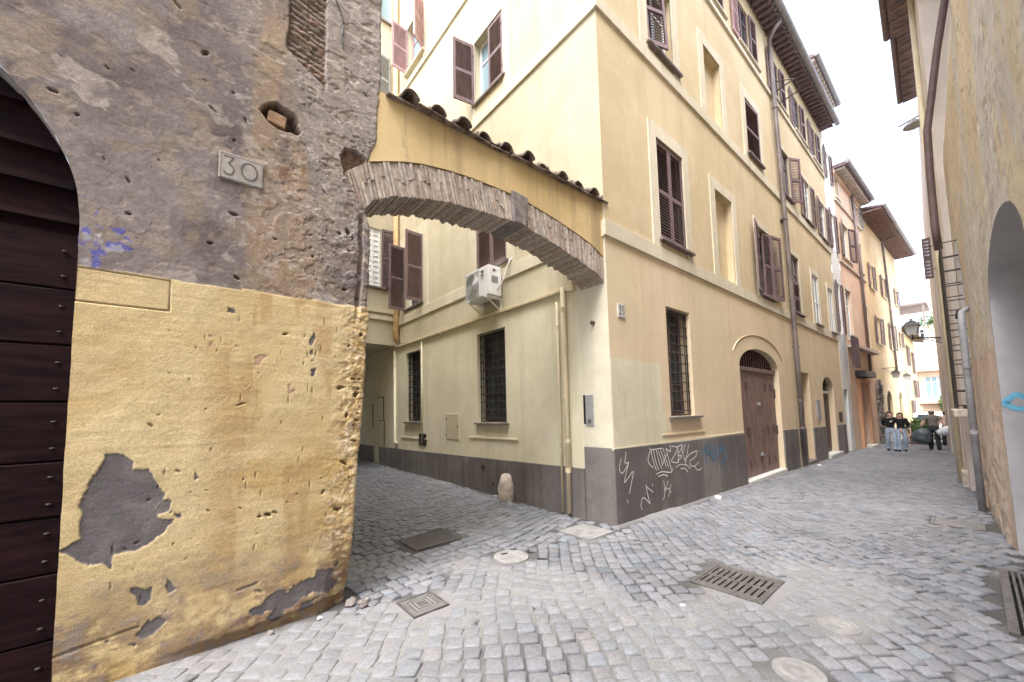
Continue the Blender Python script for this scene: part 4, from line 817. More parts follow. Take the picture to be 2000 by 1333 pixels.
# ------------------------------------------------------------------ air conditioner on its bracket
AC = thing('air_conditioner', 'white outdoor air conditioner on wall brackets under closed shutters in the alley', 'air conditioner', (4.4, 5.95, 3.75))
m = MB(); m.box(4.20, 4.50, 5.56, 6.33, 3.74, 4.30); part('casing', bevel(fixn(m.mesh('casing', M_ac)), .014, 2), None, AC)
m = MB(); m.box(4.193, 4.20, 5.86, 6.30, 3.77, 4.27); fp = part('fan_grille', m, M_acf, AC)
for i in range(5):
    m = MB(); r_ = .04+.042*i; m.tube([(4.188, 6.08+r_*math.cos(2*math.pi*k/24), 4.02+r_*math.sin(2*math.pi*k/24)) for k in range(25)], .004, 5); part('ring', m, M_steel, fp)
PA = Plane((4.193, 0, 0), (0, -1, 0), (-1, 0, 0)); m = MB()
for s in ([(-5.79, 4.215), (-5.70, 4.215), (-5.79, 4.13), (-5.70, 4.13)], [(-5.775, 4.20), (-5.72, 4.20)]): ribbon(m, PA, s, .02, .003)
for k in range(4): ribbon(m, PA, [(-5.79+.025*k, 4.085), (-5.775+.025*k, 4.105)], .008, .003)
ribbon(m, PA, [(-5.79, 4.06), (-5.73, 4.075), (-5.70, 4.06)], .008, .003); part('logo', m, M_ink, AC)
m = MB(); m.box(4.30, 4.36, 5.552, 5.56, 4.20, 4.23); part('handle', m, M_ink, AC); m = MB(); m.box(4.27, 4.42, 5.553, 5.56, 3.98, 4.10); part('sticker', m, M_conc, AC)
for y in (5.66, 6.22):
    m = MB(); m.box(4.16, 4.56, y-.02, y+.02, 3.70, 3.74).box(4.54, 4.56, y-.02, y+.02, 3.45, 3.70).tube([(4.22, y, 3.70), (4.55, y, 3.50)], .012, 6); part('bracket', m, M_wframe, AC)
m = MB().tube([(4.40, 5.55, 3.85), (4.42, 5.45, 3.95), (4.48, 5.38, 4.2), (4.50, 5.30, 4.36), (4.56, 5.27, 4.42)], .013, 8).tube([(4.44, 5.55, 3.9), (4.46, 5.49, 4.0), (4.5, 5.41, 4.2), (4.53, 5.31, 4.40)], .009, 8); part('hose', m, M_ac, AC, smooth=True)

# ------------------------------------------------------------------ house closing the alley over a passage
EB = thing('alley_end_house', 'cream house bridging the dark passage at the end of the alley', 'building', (2.9, 10.6, 0)); E_ = Plane((0, 10.4, 0), (1, 0, 0), (0, -1, 0))
eh = [(3.2, 4.08, 5.12, 6.78, 0, .15), (3.5, 4.35, 8.4, 9.9, 0, .15), (3.7, 4.32, 10.55, 12.1, 0, .15), (3.65, 4.4, 13.2, 14.9, 0, .15)]
m = MB(); facade(m, E_, 1.0, 4.555, 3.52, 15.5, eh); m.quad((1.0, 10.4, 3.52), (4.62, 10.4, 3.52), (4.62, 16, 3.5), (1.0, 16, 3.5)).quad((1.0, 16, -1), (4.6, 16, -1), (4.6, 16, 3.6), (1.0, 16, 3.6)); part('wall', m, M_creamhi, EB)
m = MB(); E_.box(m, 1.0, 4.5, 4.20, 4.32, -.01, .05); E_.box(m, 1.0, 4.5, 4.40, 4.47, -.01, .06); part('string_course', m, M_trim, EB)
for k, h in enumerate(eh):
    window(EB, E_, h[0]+.01, h[1]-.01, h[2]+.01, h[3]-.01, -.05, gm=M_curt if k == 0 else M_glassb, mull=3 if k == 0 else 1, trans=tuple((i+1)/11 for i in range(10)) if k == 0 else (.6,), fw_=.04)
    m = MB(); E_.box(m, h[0]-.08, h[1]+.12, h[2]-.05, h[2], -.02, .07); part('window_sill', m, M_pipe, EB)
leaf(EB, E_(4.10, 5.12, .03), R(-12), .44, 1.68, M_shutd, near=False); leaf(EB, E_(4.34, 10.57, .03), R(184), .42, 1.5, M_shutg, near=False); leaf(EB, E_(3.7, 13.2, .03), R(5), .36, 1.65, M_shutg, near=False)
# ------------------------------------------------------------------ building on the right
RB = thing('weathered_building', 'weathered ochre building with arched recess, plum downpipe and caged window', 'building', (5, -1, 0))
def wall_right():
    xs = np.concatenate([np.arange(-6, 3.4, .12), np.arange(3.4, 11.6, .03)]); zs = np.concatenate([np.arange(-.9, 7.5, .03), np.arange(7.5, 13.1, .12)])
    X, Z = np.meshgrid(xs, zs); ee = np.sqrt(((X-5.53)/1.2)**2+((Z-2.6)/.62)**2); mk = (np.abs(ee-1) < .022) & (Z > 2.6); X = np.where(mk, 5.53+(X-5.53)/ee, X); Z = np.where(mk, 2.6+(Z-2.6)/ee, Z)
    mk = (np.abs(X-6.73) < .0151) & (Z <= 2.6); X = np.where(mk, 6.73, X); n1 = fbm(X*.9, Z*.9, 5, 71); n2 = fbm(X*4, Z*4, 5, 72); n3 = fbm(X*14, Z*14, 4, 73); vs_ = fbm(X*5, Z*.6, 5, 74)
    D = .02*n1+.006*n2+.003*n3; cr = 1-np.abs(fbm(X*3, Z*2, 4, 75))*6; D -= .012*sst(.6, 1, cr)*sst(.0, .4, n1+.2)
    low = sst(1.0, .2, Z+.5*n2); D += low*(.02*n2+.01*n3-.012)
    rw = rwy(X)-.115*np.clip(Z-6.4, 0, 9)+.03*sst(2.2, 0, Z); nh = sst(1.9, 1.25, ((X-5.53)/1.2)**2+(np.clip(Z-2.6, 0, 9)/.62)**2); Y = rw+D; Y = Y*(1-nh)+rwy(X)*nh
    a3 = lambda *c: np.array(c)
    ochre = lerp(a3(.58, .49, .35), a3(.63, .55, .42), sst(-.3, .3, n1)); grey = lerp(a3(.52, .48, .43), a3(.62, .59, .55), sst(-.3, .4, vs_)); pink = lerp(a3(.60, .47, .38), a3(.66, .55, .46), sst(-.3, .3, n2))
    g = np.clip(sst(-.02, .10, fbm(X*.8+3, Z*.35, 4, 76)+.22*np.tanh((Z-5.0)/1.5)+.12*vs_), 0, 1); C = lerp(ochre, grey, g); C = lerp(C, pink, sst(.10, -.05, Z-2.15+.05*n2+.02*n3))
    C = lerp(C, a3(.40, .365, .33), .6*sst(.05, .45, n2)*sst(1.1, .25, Z+.4*n1)); C = lerp(C, a3(.46, .40, .33), .5*sst(.15, .5, vs_)); C = lerp(C, a3(.3, .26, .22), .5*sst(.25, .4, n3+.3*n2))
    ell = ((X-5.53)/1.2)**2+(np.clip(Z-2.6, 0, 9)/.62)**2; ring = (ell < 1.35) & (Z < 3.6); C = lerp(C, a3(.56, .50, .43), .25*ring*sst(-.4, .3, n2))
    cellc = lambda q: .25*(q[:-1, :-1]+q[1:, :-1]+q[:-1, 1:]+q[1:, 1:]); xc, zc = cellc(X), cellc(Z)
    inn = (((xc-5.53)/1.2)**2+(np.clip(zc-2.6, 0, 9)/.62)**2 < 1); win = (xc > 10.25) & (xc < 11.25) & (zc > 1.45) & (zc < 4.4)
    part('wall', gridmesh('wall', X, Y, Z, C, M_wallR, ~(inn | win)), None, RB)
wall_right()
RP = Plane((0, rwy(0), 0), (1, .047, 0), (-.047, 1, 0))
poly = arcpoly(4.33, 6.73, -1, 2.6, .62, 40)
mb = MB()
for p, q in zip(poly, poly[1:]): mb.quad(RP(*p, -.001), RP(*q, -.001), RP(*q, -.8), RP(*p, -.8))
part('recess_reveal', mb, plaster('recess_grey', (.40, .385, .40), (.49, .475, .48), (.3, .29, .29), .5, .6, .4), RB)
mb = MB().prism([RP(*p, -.8) for p in poly], (0, -.08, 0)); part('recess_wall', mb, MATS['recess_grey'], RB)
mb = MB(); JP = Plane(RP(6.73, 0, 0), (.047, -1, 0), (-1, -.047, 0))
for k, pts in enumerate(([(.04, 1.56), (.10, 1.62), (.16, 1.60), (.25, 1.63), (.35, 1.60)], [(.035, 1.52), (.09, 1.48), (.17, 1.475), (.26, 1.50)], [(.05, 1.57), (.03, 1.54), (.05, 1.51)])): ribbon(mb, JP, smoothpts([Vector(p) for p in pts], 5), .05, .002+.0015*k)
part('graffiti', mb, M_cyan, RB)
mb = MB(); RP.box(mb, -6, 10.9, -1, 13, -1.2, -.9); part('rear_wall', mb, M_conc, RB)
mb = MB(); mb.quad(RP(-6, -1, -.9), RP(-6, -1, .02), RP(-6, 13, .02), RP(-6, 13, -.9)); part('side_wall', mb, M_ochre, RB)
# grey downpipe near the recess, plum downpipe higher up
pipe([RP(9.32, 3.02, .02), RP(9.2, 2.95, .09), RP(9.15, 2.75, .10), RP(9.13, -.12, .10)], .042, M_grey, [RP(9.14, 2.1, .1), RP(9.13, 1.1, .1)], bld=RB)
pipe([RP(9.5, 2.92, .12), RP(9.26, 3.0, .11)], .03, M_iron, bld=RB, name='spout')
pl = []
for z, y in ((4.5, .17), (5.0, .185), (6.1, .173), (6.9, .15), (7.4, .07), (8.4, -.085), (9.3, -.25), (10.5, -.42), (12.0, -.6)): pl.append((11.0, y+.03, z))
pipe(pl, .058, M_pipep, [], bld=RB)
# caged window
mb = MB(); backing(mb, RP, 10.2, 11.3, 1.4, 4.45, -.3); part('window_back', mb, M_dark, RB)
mb = MB(); RP.box(mb, 10.1, 11.4, 1.30, 1.44, -.2, .26); part('window_sill', bevel(fixn(mb.mesh('window_sill', M_stone)), .015), None, RB)
mb = MB(); RP.box(mb, 10.18, 11.3, 1.44, 1.50, -.25, .1); part('window_board', mb, M_iron, RB)
cg = part('window_cage', MB().tube([RP(10.2, 1.46, .2), RP(10.2, 4.35, .2)], .011, 6), M_iron, RB)
for k in range(12):
    z = 1.5+k*.262; part('bar', MB().tube([RP(10.22, z, -.05), RP(10.2, z, .2), RP(11.3, z, .2), RP(11.3, z, -.05)], .011, 6), M_iron, cg)
for u in (10.42, 10.64, 10.86, 11.08, 11.3): part('bar', MB().tube([RP(u, 1.46, .2), RP(u, 4.4, .2)], .011, 6), M_iron, cg)
for k in range(3):
    mb = MB(); mb.obox(RP(10.75, 1.7+.5*k, -.2), (.12, 0, .02), (0, .05, 0), (0, 0, .2)); part('shutter_board', mb, M_pipep, RB)

# farther right-hand house
RH = thing('pale_house', 'pale plastered house beyond the caged window, carrying the bracket lamp', 'building', (18, 0, -.3)); R2 = Plane((0, rwy(0)+.10, 0), (1, .047, 0), (-.047, 1, 0))
mb = MB(); facade(mb, R2, 11.6, 30, -1.2, 11.6, [(14.5, 15.4, 4.2, 6), (18.5, 19.3, 4.2, 6), (22.5, 23.3, 4.2, 6), (13.0, 14.0, -.5, 2.3), (20.5, 21.5, -.5, 2.2)]); mb.quad(R2(11.6, -1, 0), R2(11.6, -1, -1.2), R2(11.6, 11.6, -1.2), R2(11.6, 11.6, 0)); part('wall', mb, plaster('plaster_rose_white', (.70, .64, .60), (.76, .70, .66), (.5, .43, .4), .3), RH)
for u0, u1, z0, z1 in ((14.5, 15.4, 4.2, 6), (18.5, 19.3, 4.2, 6), (22.5, 23.3, 4.2, 6)): window(RH, R2, u0, u1, z0, z1, -.15)
for u0, u1 in ((13, 14), (20.5, 21.5)):
    mb = MB(); R2.box(mb, u0, u1, -1, 2.3, -.2, -.15); part('door', mb, M_shutd, RH)
for (a, b, z, dy) in ((7.5, 14, 11.15, .46), (14, 18.3, 11.7, .34)):
    mb = MB(); R2.box(mb, a, b, z, z+.12, -1.2, dy); ev = part('eave', mb, M_tileu, RH); mb = MB(); u = a+.15
    while u < b: mb.obox(R2(u, z-.012, dy*.45), (.04, .0, 0), (0, dy*.45, 0), (0, 0, .02)); u += .38
    o = part('rafter_ends', mb, M_beam, ev); o['kind'] = 'stuff'
    mb = MB(); mb.tube([R2(a, z+.08, dy+.06), R2(b, z+.08, dy+.06)], .07, 8); part('gutter', mb, M_pipep, ev)
pipe([R2(12.6, 11.1, .08), R2(12.6, -.2, .08)], .05, M_pipec, bld=RH)
for k in range(9):
    mb = MB(); u = 12.2+.32*k; mb.obox(R2(u, -.1+random.uniform(0, .1), .02), (random.uniform(.1, .17), 0, 0), (0, .06, 0), (0, 0, random.uniform(.12, .3))); part('base_stone', bevel(fixn(mb.mesh('base_stone', M_stone)), .03, 2), None, RH)
# projecting sign
SG = thing('hanging_sign', 'narrow dark vertical sign with pale lettering projecting from the pale house', 'sign', (15, .3, 5.3))
mb = MB(); mb.box(14.98, 15.02, .40, .56, 4.85, 5.95); sg = part('board', mb, M_pipep, SG)
m = MB()
for k in range(11):
    if k == 5: continue
    z = 5.88-k*.092; w_ = random.uniform(.04, .055); m.box(14.972, 14.979, .48-w_, .48+w_, z-.035, z-.012).box(14.972, 14.979, .47-w_*.4, .47+w_*.1, z-.06, z-.035)
part('lettering', m, plain('sign_letters', (.55, .5, .55), .1), sg); part('arm', MB().tube([(15, .2, 5.7), (15, .42, 5.7)], .012, 6).tube([(15, .2, 5.1), (15, .42, 5.1)], .012, 6), M_iron, SG)
# bracket lamp
def lantern(T, c, s=1.0, gm=None):
    c = Vector(c); pr = lambda r0, z0, r1, z1, mat, name: part(name, MB().hexa([c+s*Vector((r_*a, r_*b, z)) for r_, z in ((r0, z0), (r1, z1)) for a, b in ((-1, -1), (1, -1), (1, 1), (-1, 1))]), mat, T)
    pr(.12, 0, .19, .30, gm, 'glass'); pr(.235, .30, .22, .335, M_iron, 'rim'); pr(.20, .335, .10, .46, M_iron, 'hood')
    part('finial', MB().lathe(c+s*Vector((0, 0, .46)), [(.07*s, 0), (.05*s, .04*s), (.02*s, .06*s), (.045*s, .09*s), (.01*s, .14*s)], 10), M_iron, T)
    m = MB(); n = 10
    m.tube([c+s*Vector((0, .2*math.cos(math.pi*k/n), .33+.17*math.sin(math.pi*k/n))) for k in range(n+1)], .01*s, 6); part('hoop', m, M_iron, T)
    m = MB()
    for a, b in ((-1, -1), (1, -1), (1, 1), (-1, 1)): m.tube([c+s*Vector((.122*a, .122*b, 0)), c+s*Vector((.192*a, .192*b, .30))], .009*s, 5)
    part('frame', m, M_iron, T)
M_lg = plain('lamp_glass', (.62, .64, .64), .05, 6, .25)
L1 = thing('bracket_lamp', 'old four-sided lantern standing on a scrolled iron bracket over the street', 'street lamp', (20, .5, 4.0)); lantern(L1, (20, 1.21, 4.04), 1.0, M_lg)
m = MB().tube([(20, .5, 3.82), (20, .9, 3.90), (20, 1.21, 3.92)], .02, 8).tube([(20, 1.21, 3.86), (20, 1.21, 4.04)], .022, 8).tube([(20, .5, 3.62), (20, .8, 3.78), (20, 1.1, 3.88)], .014, 6); part('arm', m, M_iron, L1)
m = MB()
for k in range(4):
    cy_, r_ = .60+.13*k, .075-.012*k; m.tube([(20, cy_+r_*(1-t/30)*math.cos(t*.5), 3.78+.03*k+r_*(1-t/30)*math.sin(t*.5)) for t in range(22)], .009, 5)
part('scrolls', m, M_iron, L1)
L2 = thing('roof_lamp', 'small grey lamp shade on a thin arm high on the right-hand wall', 'street lamp', (14, .2, 8.7)); part('arm', MB().tube([(14, .02, 8.9), (14, .72, 8.75)], .016, 6), M_iron, L2); part('shade', MB().lathe((14, .45, 8.62), [(.20, 0), (.16, .06), (.05, .16), (.03, .2)], 14), M_acf, L2)

# ------------------------------------------------------------------ houses along the far street
def fy(x): return 3.24-.036*max(0, x-20.8)
F = Plane((20.8, 3.24, 0), (1, -.036, 0), (-.036, -1, 0)); fu = lambda x: x-20.8
WH = thing('white_house', 'narrow grey-white house with tiled overhanging attic beside the yellow corner building', 'building', (20.3, 4, -.3)); W_ = Plane((0, 3.23, 0), (1, 0, 0), (0, -1, 0))
wh = [(20.15, 20.85, 4.5, 6.6, 0, .15), (20.15, 20.85, 8.0, 9.6, 0, .15), (20.15, 20.85, 11.0, 12.3, 0, .15), (19.95, 20.6, -1, 2.2, 0, .2)]
mb = MB(); facade(mb, W_, 19.70, 21.3, -1.2, 14.3, wh); part('wall', mb, M_white, WH); mb = MB(); mb.box(17.4, 20.75, 3.4, 8, 12.9, 14.3); part('attic', mb, M_white, WH)
for h in wh[:3]: window(WH, W_, *h[:4], -.1); leaf(WH, W_(h[0], h[2], .03), R(184), .4, h[3]-h[2], near=False); leaf(WH, W_(h[1], h[2], .03), R(-6), .3, h[3]-h[2], near=False)
mb = MB(); W_.box(mb, 19.95, 20.6, -1, 2.2, -.2, -.15); part('door', mb, M_iron, WH)
mb = MB(); mb.hexa([(17.2, 2.80, 14.3), (20.95, 2.80, 14.3), (20.95, 8.2, 15.4), (17.2, 8.2, 15.4), (17.2, 2.80, 14.42), (20.95, 2.80, 14.42), (20.95, 8.2, 15.52), (17.2, 8.2, 15.52)]); r_ = part('roof', mb, M_tileu, WH)
m = MB(); x = 17.35
while x < 20.95: m.obox((x, 3.1, 14.26), (.07, 0, 0), (0, .28, 0), (0, 0, .06)); x += .3
part('brackets', m, M_stone, r_)['kind'] = 'stuff'
part('gutter', MB().tube([(17.2, 2.74, 14.38), (20.95, 2.74, 14.38)], .08, 8), M_grey, r_)
SH = thing('salmon_house', 'salmon-orange house with shop door, stone ledge and ornate eaves', 'building', (23.5, 4, -.4))
sh = [(fu(21.5), fu(22.1), 10.7, 11.6, 0, .15), (fu(25.2), fu(26.0), 10.5, 11.5, 0, .15), (fu(22.2), fu(23.2), 8.1, 9.7, 0, .15), (fu(25.1), fu(25.9), 8.1, 9.6, 0, .15), (fu(21.7), fu(22.7), 4.4, 6.6, 0, .15), (fu(25.2), fu(26.1), 4.3, 6.4, 0, .15), (fu(22.85), fu(24.1), -1, 2.4, 0, .35)]
mb = MB(); facade(mb, F, .5, fu(26.2), -1.2, 11.8, sh); part('wall', mb, M_orange, SH)
for k, h in enumerate(sh[:6]):
    window(SH, F, *h[:4], -.1, trans=(.7,), gm=M_glassb if k > 3 else None)
    m = MB(); F.box(m, h[0]-.1, h[1]+.1, h[2]-.07, h[2], -.02, .08); part('window_sill', m, M_trim, SH); surround(SH, F, h[0], h[1], h[2], h[3], .1)
leaf(SH, F(sh[2][0], 8.1, .03), R(186), .5, 1.6, M_shut, near=False); leaf(SH, F(sh[2][1], 8.1, .03), R(-20), .5, 1.6, M_shutd, near=False)
leaf(SH, F(sh[1][0], 10.5, .03), R(184), .42, 1.0, M_shutg, near=False); leaf(SH, F(sh[1][1], 10.5, .03), R(-10), .42, 1.0, M_shutg, near=False)
for z in (10.55, 7.82): m = MB(); F.box(m, .5, fu(26.2), z-.1, z, -.02, .06); part('string_course', m, M_stone, SH)
m = MB(); F.box(m, .6, fu(26.2), 4.0, 4.14, -.02, .28); part('stone_ledge', m, M_stone, SH)
m = MB(); F.box(m, fu(22.8), fu(24.15), -1, 2.42, -.36, -.3); part('door', m, M_shutd, SH); m = MB(); F.box(m, fu(22.45), fu(22.8), -1, 2.5, -.02, .10); F.box(m, fu(24.15), fu(24.5), -1, 2.5, -.02, .10); F.box(m, fu(22.4), fu(24.5), 2.5, 2.7, -.02, .13); part('door_surround', m, plaster('salmon_dark', (.55, .30, .18), (.6, .36, .22)), SH)
m = MB(); F.box(m, fu(22.3), fu(24.4), 2.78, 3.05, 0, .35); part('shop_sign', m, M_iron, SH); m = MB(); F.box(m, fu(22.7), fu(24.0), -.5, -.22, 0, .3); part('step', m, M_marble, SH)
pipe([F(fu(24.3), 11.7, .1), F(fu(24.8), 8.3, .1), F(fu(24.9), 3.0, .1)], .06, M_pipe, bld=SH)
for z, dz, d0 in ((11.62, .18, .10), (11.80, .14, .5)): m = MB(); F.box(m, .4, fu(26.3), z, z+dz, -.2, d0); part('cornice', m, M_orange if d0 < .2 else M_tileu, SH)
m = MB(); u = .5
while u < 5.4: F.box(m, u, u+.09, 11.70, 11.80, .1, .44); u += .2
part('brackets', m, M_stone, SH)['kind'] = 'stuff'
part('gutter', MB().tube([F(.4, 11.92, .56), F(5.5, 11.92, .56)], .09, 8), M_grey, SH)
# banner / rolled awning
BN = thing('rolled_awning', 'plum fabric awning hanging on a rail beside the white house', 'awning', (20.9, 2.9, 3.8)); mb = MB()
for k in range(12): mb.obox((20.5+.1*k, 2.93+.03*math.sin(k*2.1), 3.72), (.052, .01*math.cos(k*2.1), 0), (0, .02, 0), (0, 0, .62))
part('cloth', mb, M_shutd, BN); part('rail', MB().tube([(20.3, 2.92, 4.36), (21.8, 2.92, 4.42)], .02, 6).tube([(20.35, 2.92, 4.38), (20.35, 3.24, 4.38)], .015, 6).tube([(21.7, 2.92, 4.42), (21.7, 3.22, 4.42)], .015, 6), M_grey, BN)
OH = thing('ochre_house', 'ochre house with deep dark eaves, wall lanterns and an old stone portal', 'building', (31, 4, -.5))
oh = [(fu(27.4), fu(28.2), 7.7, 9.0, 0, .15), (fu(30.7), fu(31.7), 7.8, 9.0, 0, .15), (fu(28.0), fu(29.0), 4.8, 6.25, 0, .15), (fu(31.9), fu(33.0), 4.8, 6.35, 0, .15), (fu(35.3), fu(36.0), 5.2, 6.2, 0, .15), (fu(35.0), fu(35.8), 8.0, 9.0, 0, .15), (fu(26.5), fu(27.4), -1, 2.5, .4, .3), (fu(29.1), fu(30.6), .9, 2.3, .6, .2), (fu(33.0), fu(34.2), .9, 2.3, .5, .2)]
mb = MB(); facade(mb, F, fu(26.2), fu(36.4), -1.4, 11.4, oh); mb.quad(F(fu(36.4), -1), F(fu(36.4), -1, -6), F(fu(36.4), 11.4, -6), F(fu(36.4), 11.4)); part('wall', mb, M_ochre, OH)
for k, h in enumerate(oh):
    if k < 6:
        window(OH, F, *h[:4], -.1); wl = (h[1]-h[0])/2; leaf(OH, F(h[0], h[2], .03), R(183), wl, h[3]-h[2], near=False); leaf(OH, F(h[1], h[2], .03), R(-9), wl, h[3]-h[2], near=False)
        m = MB(); F.box(m, h[0]-.08, h[1]+.08, h[2]-.07, h[2], -.02, .07); part('window_sill', m, M_trim, OH)
    else:
        m = MB(); F.box(m, h[0]-.02, h[1]+.02, h[2], h[3], -h[5]-.02, -h[5]); part('door' if k == 6 else 'window', m, M_shutd, OH)
        if k > 6: grille(OH, F, h[0], h[1], h[2], h[3]-.2, -.12, 4, 6, .014)
for s in (0, 1):
    z = -.6
    while z < 2.1:
        hh = random.uniform(.22, .34); u = (fu(26.5)-.22 if s == 0 else fu(27.4)+.0); m = MB(); F.box(m, u-random.uniform(0, .08), u+.22+random.uniform(0, .08), z, z+hh-.02, -.2, .05+random.uniform(0, .07)); part('portal_stone', bevel(fixn(m.mesh('portal_stone', M_dirtstone)), .025), None, OH); z += hh
for k in range(9):
    a0, a1 = math.pi*k/9, math.pi*(k+.94)/9; c0 = fu(26.95); m = MB()
    m.prism([F(c0-(r_)*math.cos(a), 2.1+(r_)*math.sin(a), .08+.03*(k % 2)) for r_, a in ((.45, a0), (.45, a1), (.74, a1), (.74, a0))], (0, .25, 0)); part('portal_stone', m, M_dirtstone, OH)
m = MB(); m.hexa([F(fu(26.2), 11.4, .85), F(fu(36.9), 11.4, .85), F(fu(36.9), 12.4, -5), F(fu(26.2), 12.4, -5), F(fu(26.2), 11.5, .85), F(fu(36.9), 11.5, .85), F(fu(36.9), 12.5, -5), F(fu(26.2), 12.5, -5)]); r_ = part('roof', m, M_tileu, OH)
m = MB(); u = fu(26.3)
while u < fu(36.8): m.obox(F(u, 11.36, .42), (.05, 0, 0), (0, .42, 0), (0, 0, .05)); u += .32
part('rafter_ends', m, M_beam, r_)['kind'] = 'stuff'; part('gutter', MB().tube([F(fu(26.2), 11.5, .92), F(fu(36.9), 11.5, .92)], .09, 8), M_grey, r_)
pipe([F(fu(31.4), 11.4, .6), F(fu(31.3), 11.1, .12), F(fu(32.1), 7.4, .1), F(fu(32.3), 3.2, .1)], .06, M_pipe, bld=OH)
part('cable', MB().tube([F(fu(27.9)+.5*k, 3.45+.02*math.sin(k), .03) for k in range(17)], .012, 5), M_iron, OH)
for x, nm in ((28.9, 'nearer the salmon house'), (32.7, 'past the brown downpipe')):
    T = thing('wall_lantern', 'small wall lantern on the ochre house, '+nm, 'wall lamp', (x, fy(x)-.3, 3.1), 'lanterns on the ochre house'); lantern(T, F(fu(x), 2.95, .45), .8, M_lg); part('arm', MB().tube([F(fu(x), 3.5, 0), F(fu(x), 3.5, .45), F(fu(x), 3.38, .45)], .018, 6), M_iron, T)
# last small yellow house and the house that closes the street
YH = thing('small_yellow_house', 'small bright yellow house with tiled eave beyond the ochre house', 'building', (40, 3.5, -.6)); Y_ = Plane((0, 2.66, 0), (1, 0, 0), (0, -1, 0)); YE = Plane((44.5, 0, 0), (0, 1, 0), (-1, 0, 0))
mb = MB(); facade(mb, Y_, 36.5, 44.5, -1.5, 6.4, [(38, 38.8, 4.2, 5.6), (41.5, 42.2, 3.8, 5.4), (38, 39, .6, 1.8), (41.2, 42.6, 2.0, 3.3)]); mb.quad((44.5, 2.66, -1.5), (44.5, 6, -1.5), (44.5, 6, 6.4), (44.5, 2.66, 6.4)); part('wall', mb, M_yel2, YH)
for h in ((38, 38.8, 4.2, 5.6), (41.5, 42.2, 3.8, 5.4), (38, 39, .6, 1.8), (41.2, 42.6, 2.0, 3.3)): window(YH, Y_, *h, -.1, gm=M_glass); leaf(YH, Y_(h[1], h[2], .03), R(-8), (h[1]-h[0])/2, h[3]-h[2], near=False); leaf(YH, Y_(h[0], h[2], .03), R(188), (h[1]-h[0])/2, h[3]-h[2], near=False)
m = MB(); m.hexa([(36.4, 2.1, 6.4), (45, 2.1, 6.4), (45, 6, 7.4), (36.4, 6, 7.4), (36.4, 2.1, 6.52), (45, 2.1, 6.52), (45, 6, 7.52), (36.4, 6, 7.52)]); part('roof', m, M_tile, YH)
CH = thing('end_house', 'orange house with pale blue shop windows and pink roof closing the street', 'building', (48, 1, -.8)); C_ = Plane((48, 0, 0), (0, 1, 0), (-1, 0, 0))
mb = MB(); facade(mb, C_, -4, 8, -1.6, 4.3, [(1.35, 2.45, 1.9, 3.8), (.1, 1.15, 1.9, 3.8), (2.7, 3.2, -.6, 1.3), (.3, 1.2, -1.2, 1.1)]); part('wall', mb, M_orange, CH)
for h in ((1.35, 2.45, 1.9, 3.8), (.1, 1.15, 1.9, 3.8)): window(CH, C_, *h, -.1, gm=M_glassb, mull=2, trans=(.75,))
m = MB(); C_.box(m, -.2, 2.8, 1.55, 1.8, -.02, .35); part('balcony', m, M_pink, CH)
m = MB(); m.hexa([(47.6, -4, 4.3), (47.6, 8, 4.3), (55, 8, 7.0), (55, -4, 7.0), (47.6, -4, 4.42), (47.6, 8, 4.42), (55, 8, 7.12), (55, -4, 7.12)]); part('roof', m, plain('pink_tiles', (.62, .48, .42), .15, 3, .9), CH)
PH = thing('hill_house', 'pale house with a dark pergola roof high behind the end house', 'building', (60, 2, 0)); m = MB(); m.box(58, 66, -8, 10, -2, 9.6); part('wall', m, M_pink, PH)
PH2 = Plane((58, 0, 0), (0, 1, 0), (-1, 0, 0))
for k in range(3): window(PH, PH2, 2.6+1.2*k, 3.3+1.2*k, 8.0, 9.2, .02)
m = MB(); m.box(56.5, 62, 2.2, 8, 11.6, 11.8); part('pergola_roof', m, M_pipe, PH); m = MB()
for y in (2.4, 4.2, 6, 7.8): m.box(56.6, 56.75, y, y+.15, 9.6, 11.6)
part('pergola_posts', m, M_pipe, PH)['kind'] = 'stuff'
def foliage(c, rad, n, ls, seed, flat=1.0):
    r_ = np.random.RandomState(seed); V = []; Fc = []
    for k in range(n):
        d = r_.normal(size=3); d /= np.linalg.norm(d); p = np.array(c)+d*np.array(rad)*r_.uniform(.35, 1)**.6*(1+.25*math.sin(5*d[0]+seed)+.2*math.sin(7*d[1])); a = r_.normal(size=3); a /= np.linalg.norm(a); b = np.cross(a, d); b /= np.linalg.norm(b)+1e-6; s = ls*r_.uniform(.6, 1.3)
        i = len(V); V += [p-a*s, p+b*s*.45, p+a*s, p-b*s*.45]; Fc.append((i, i+1, i+2, i+3))
    m = MB(); m.v = [tuple(v) for v in V]; m.f = Fc; m.m = [0]*len(Fc); return m
T = thing('terrace_creeper', 'pale green creeper and bushes on the roof terrace behind the end house', 'bush', (59, 1, 9.6)); part('foliage', foliage((58.5, .8, 9.9), (1.4, 2.6, .9), 2200, .16, 3), M_leafp, T); part('stem', MB().tube([(58.6, .8, 9.3), (58.6, .9, 10.0), (58.5, 1.2, 10.4)], [.08, .06, .02], 6), M_beam, T)
T = thing('wall_tree', 'leafy small tree growing against the end house', 'tree', (46.5, .9, -.8)); part('crown', foliage((46.5, 1.0, 1.5), (.7, .75, 1.3), 2600, .10, 5), M_leaf, T); part('trunk', MB().tube([(46.5, .9, -.8), (46.5, 1.0, .5), (46.6, .95, 1.6)], [.09, .07, .03], 8), M_beam, T)
T = thing('planter', 'brown wooden planter box with leafy green plants by the ochre house', 'planter', (28, 1.75, -.45))
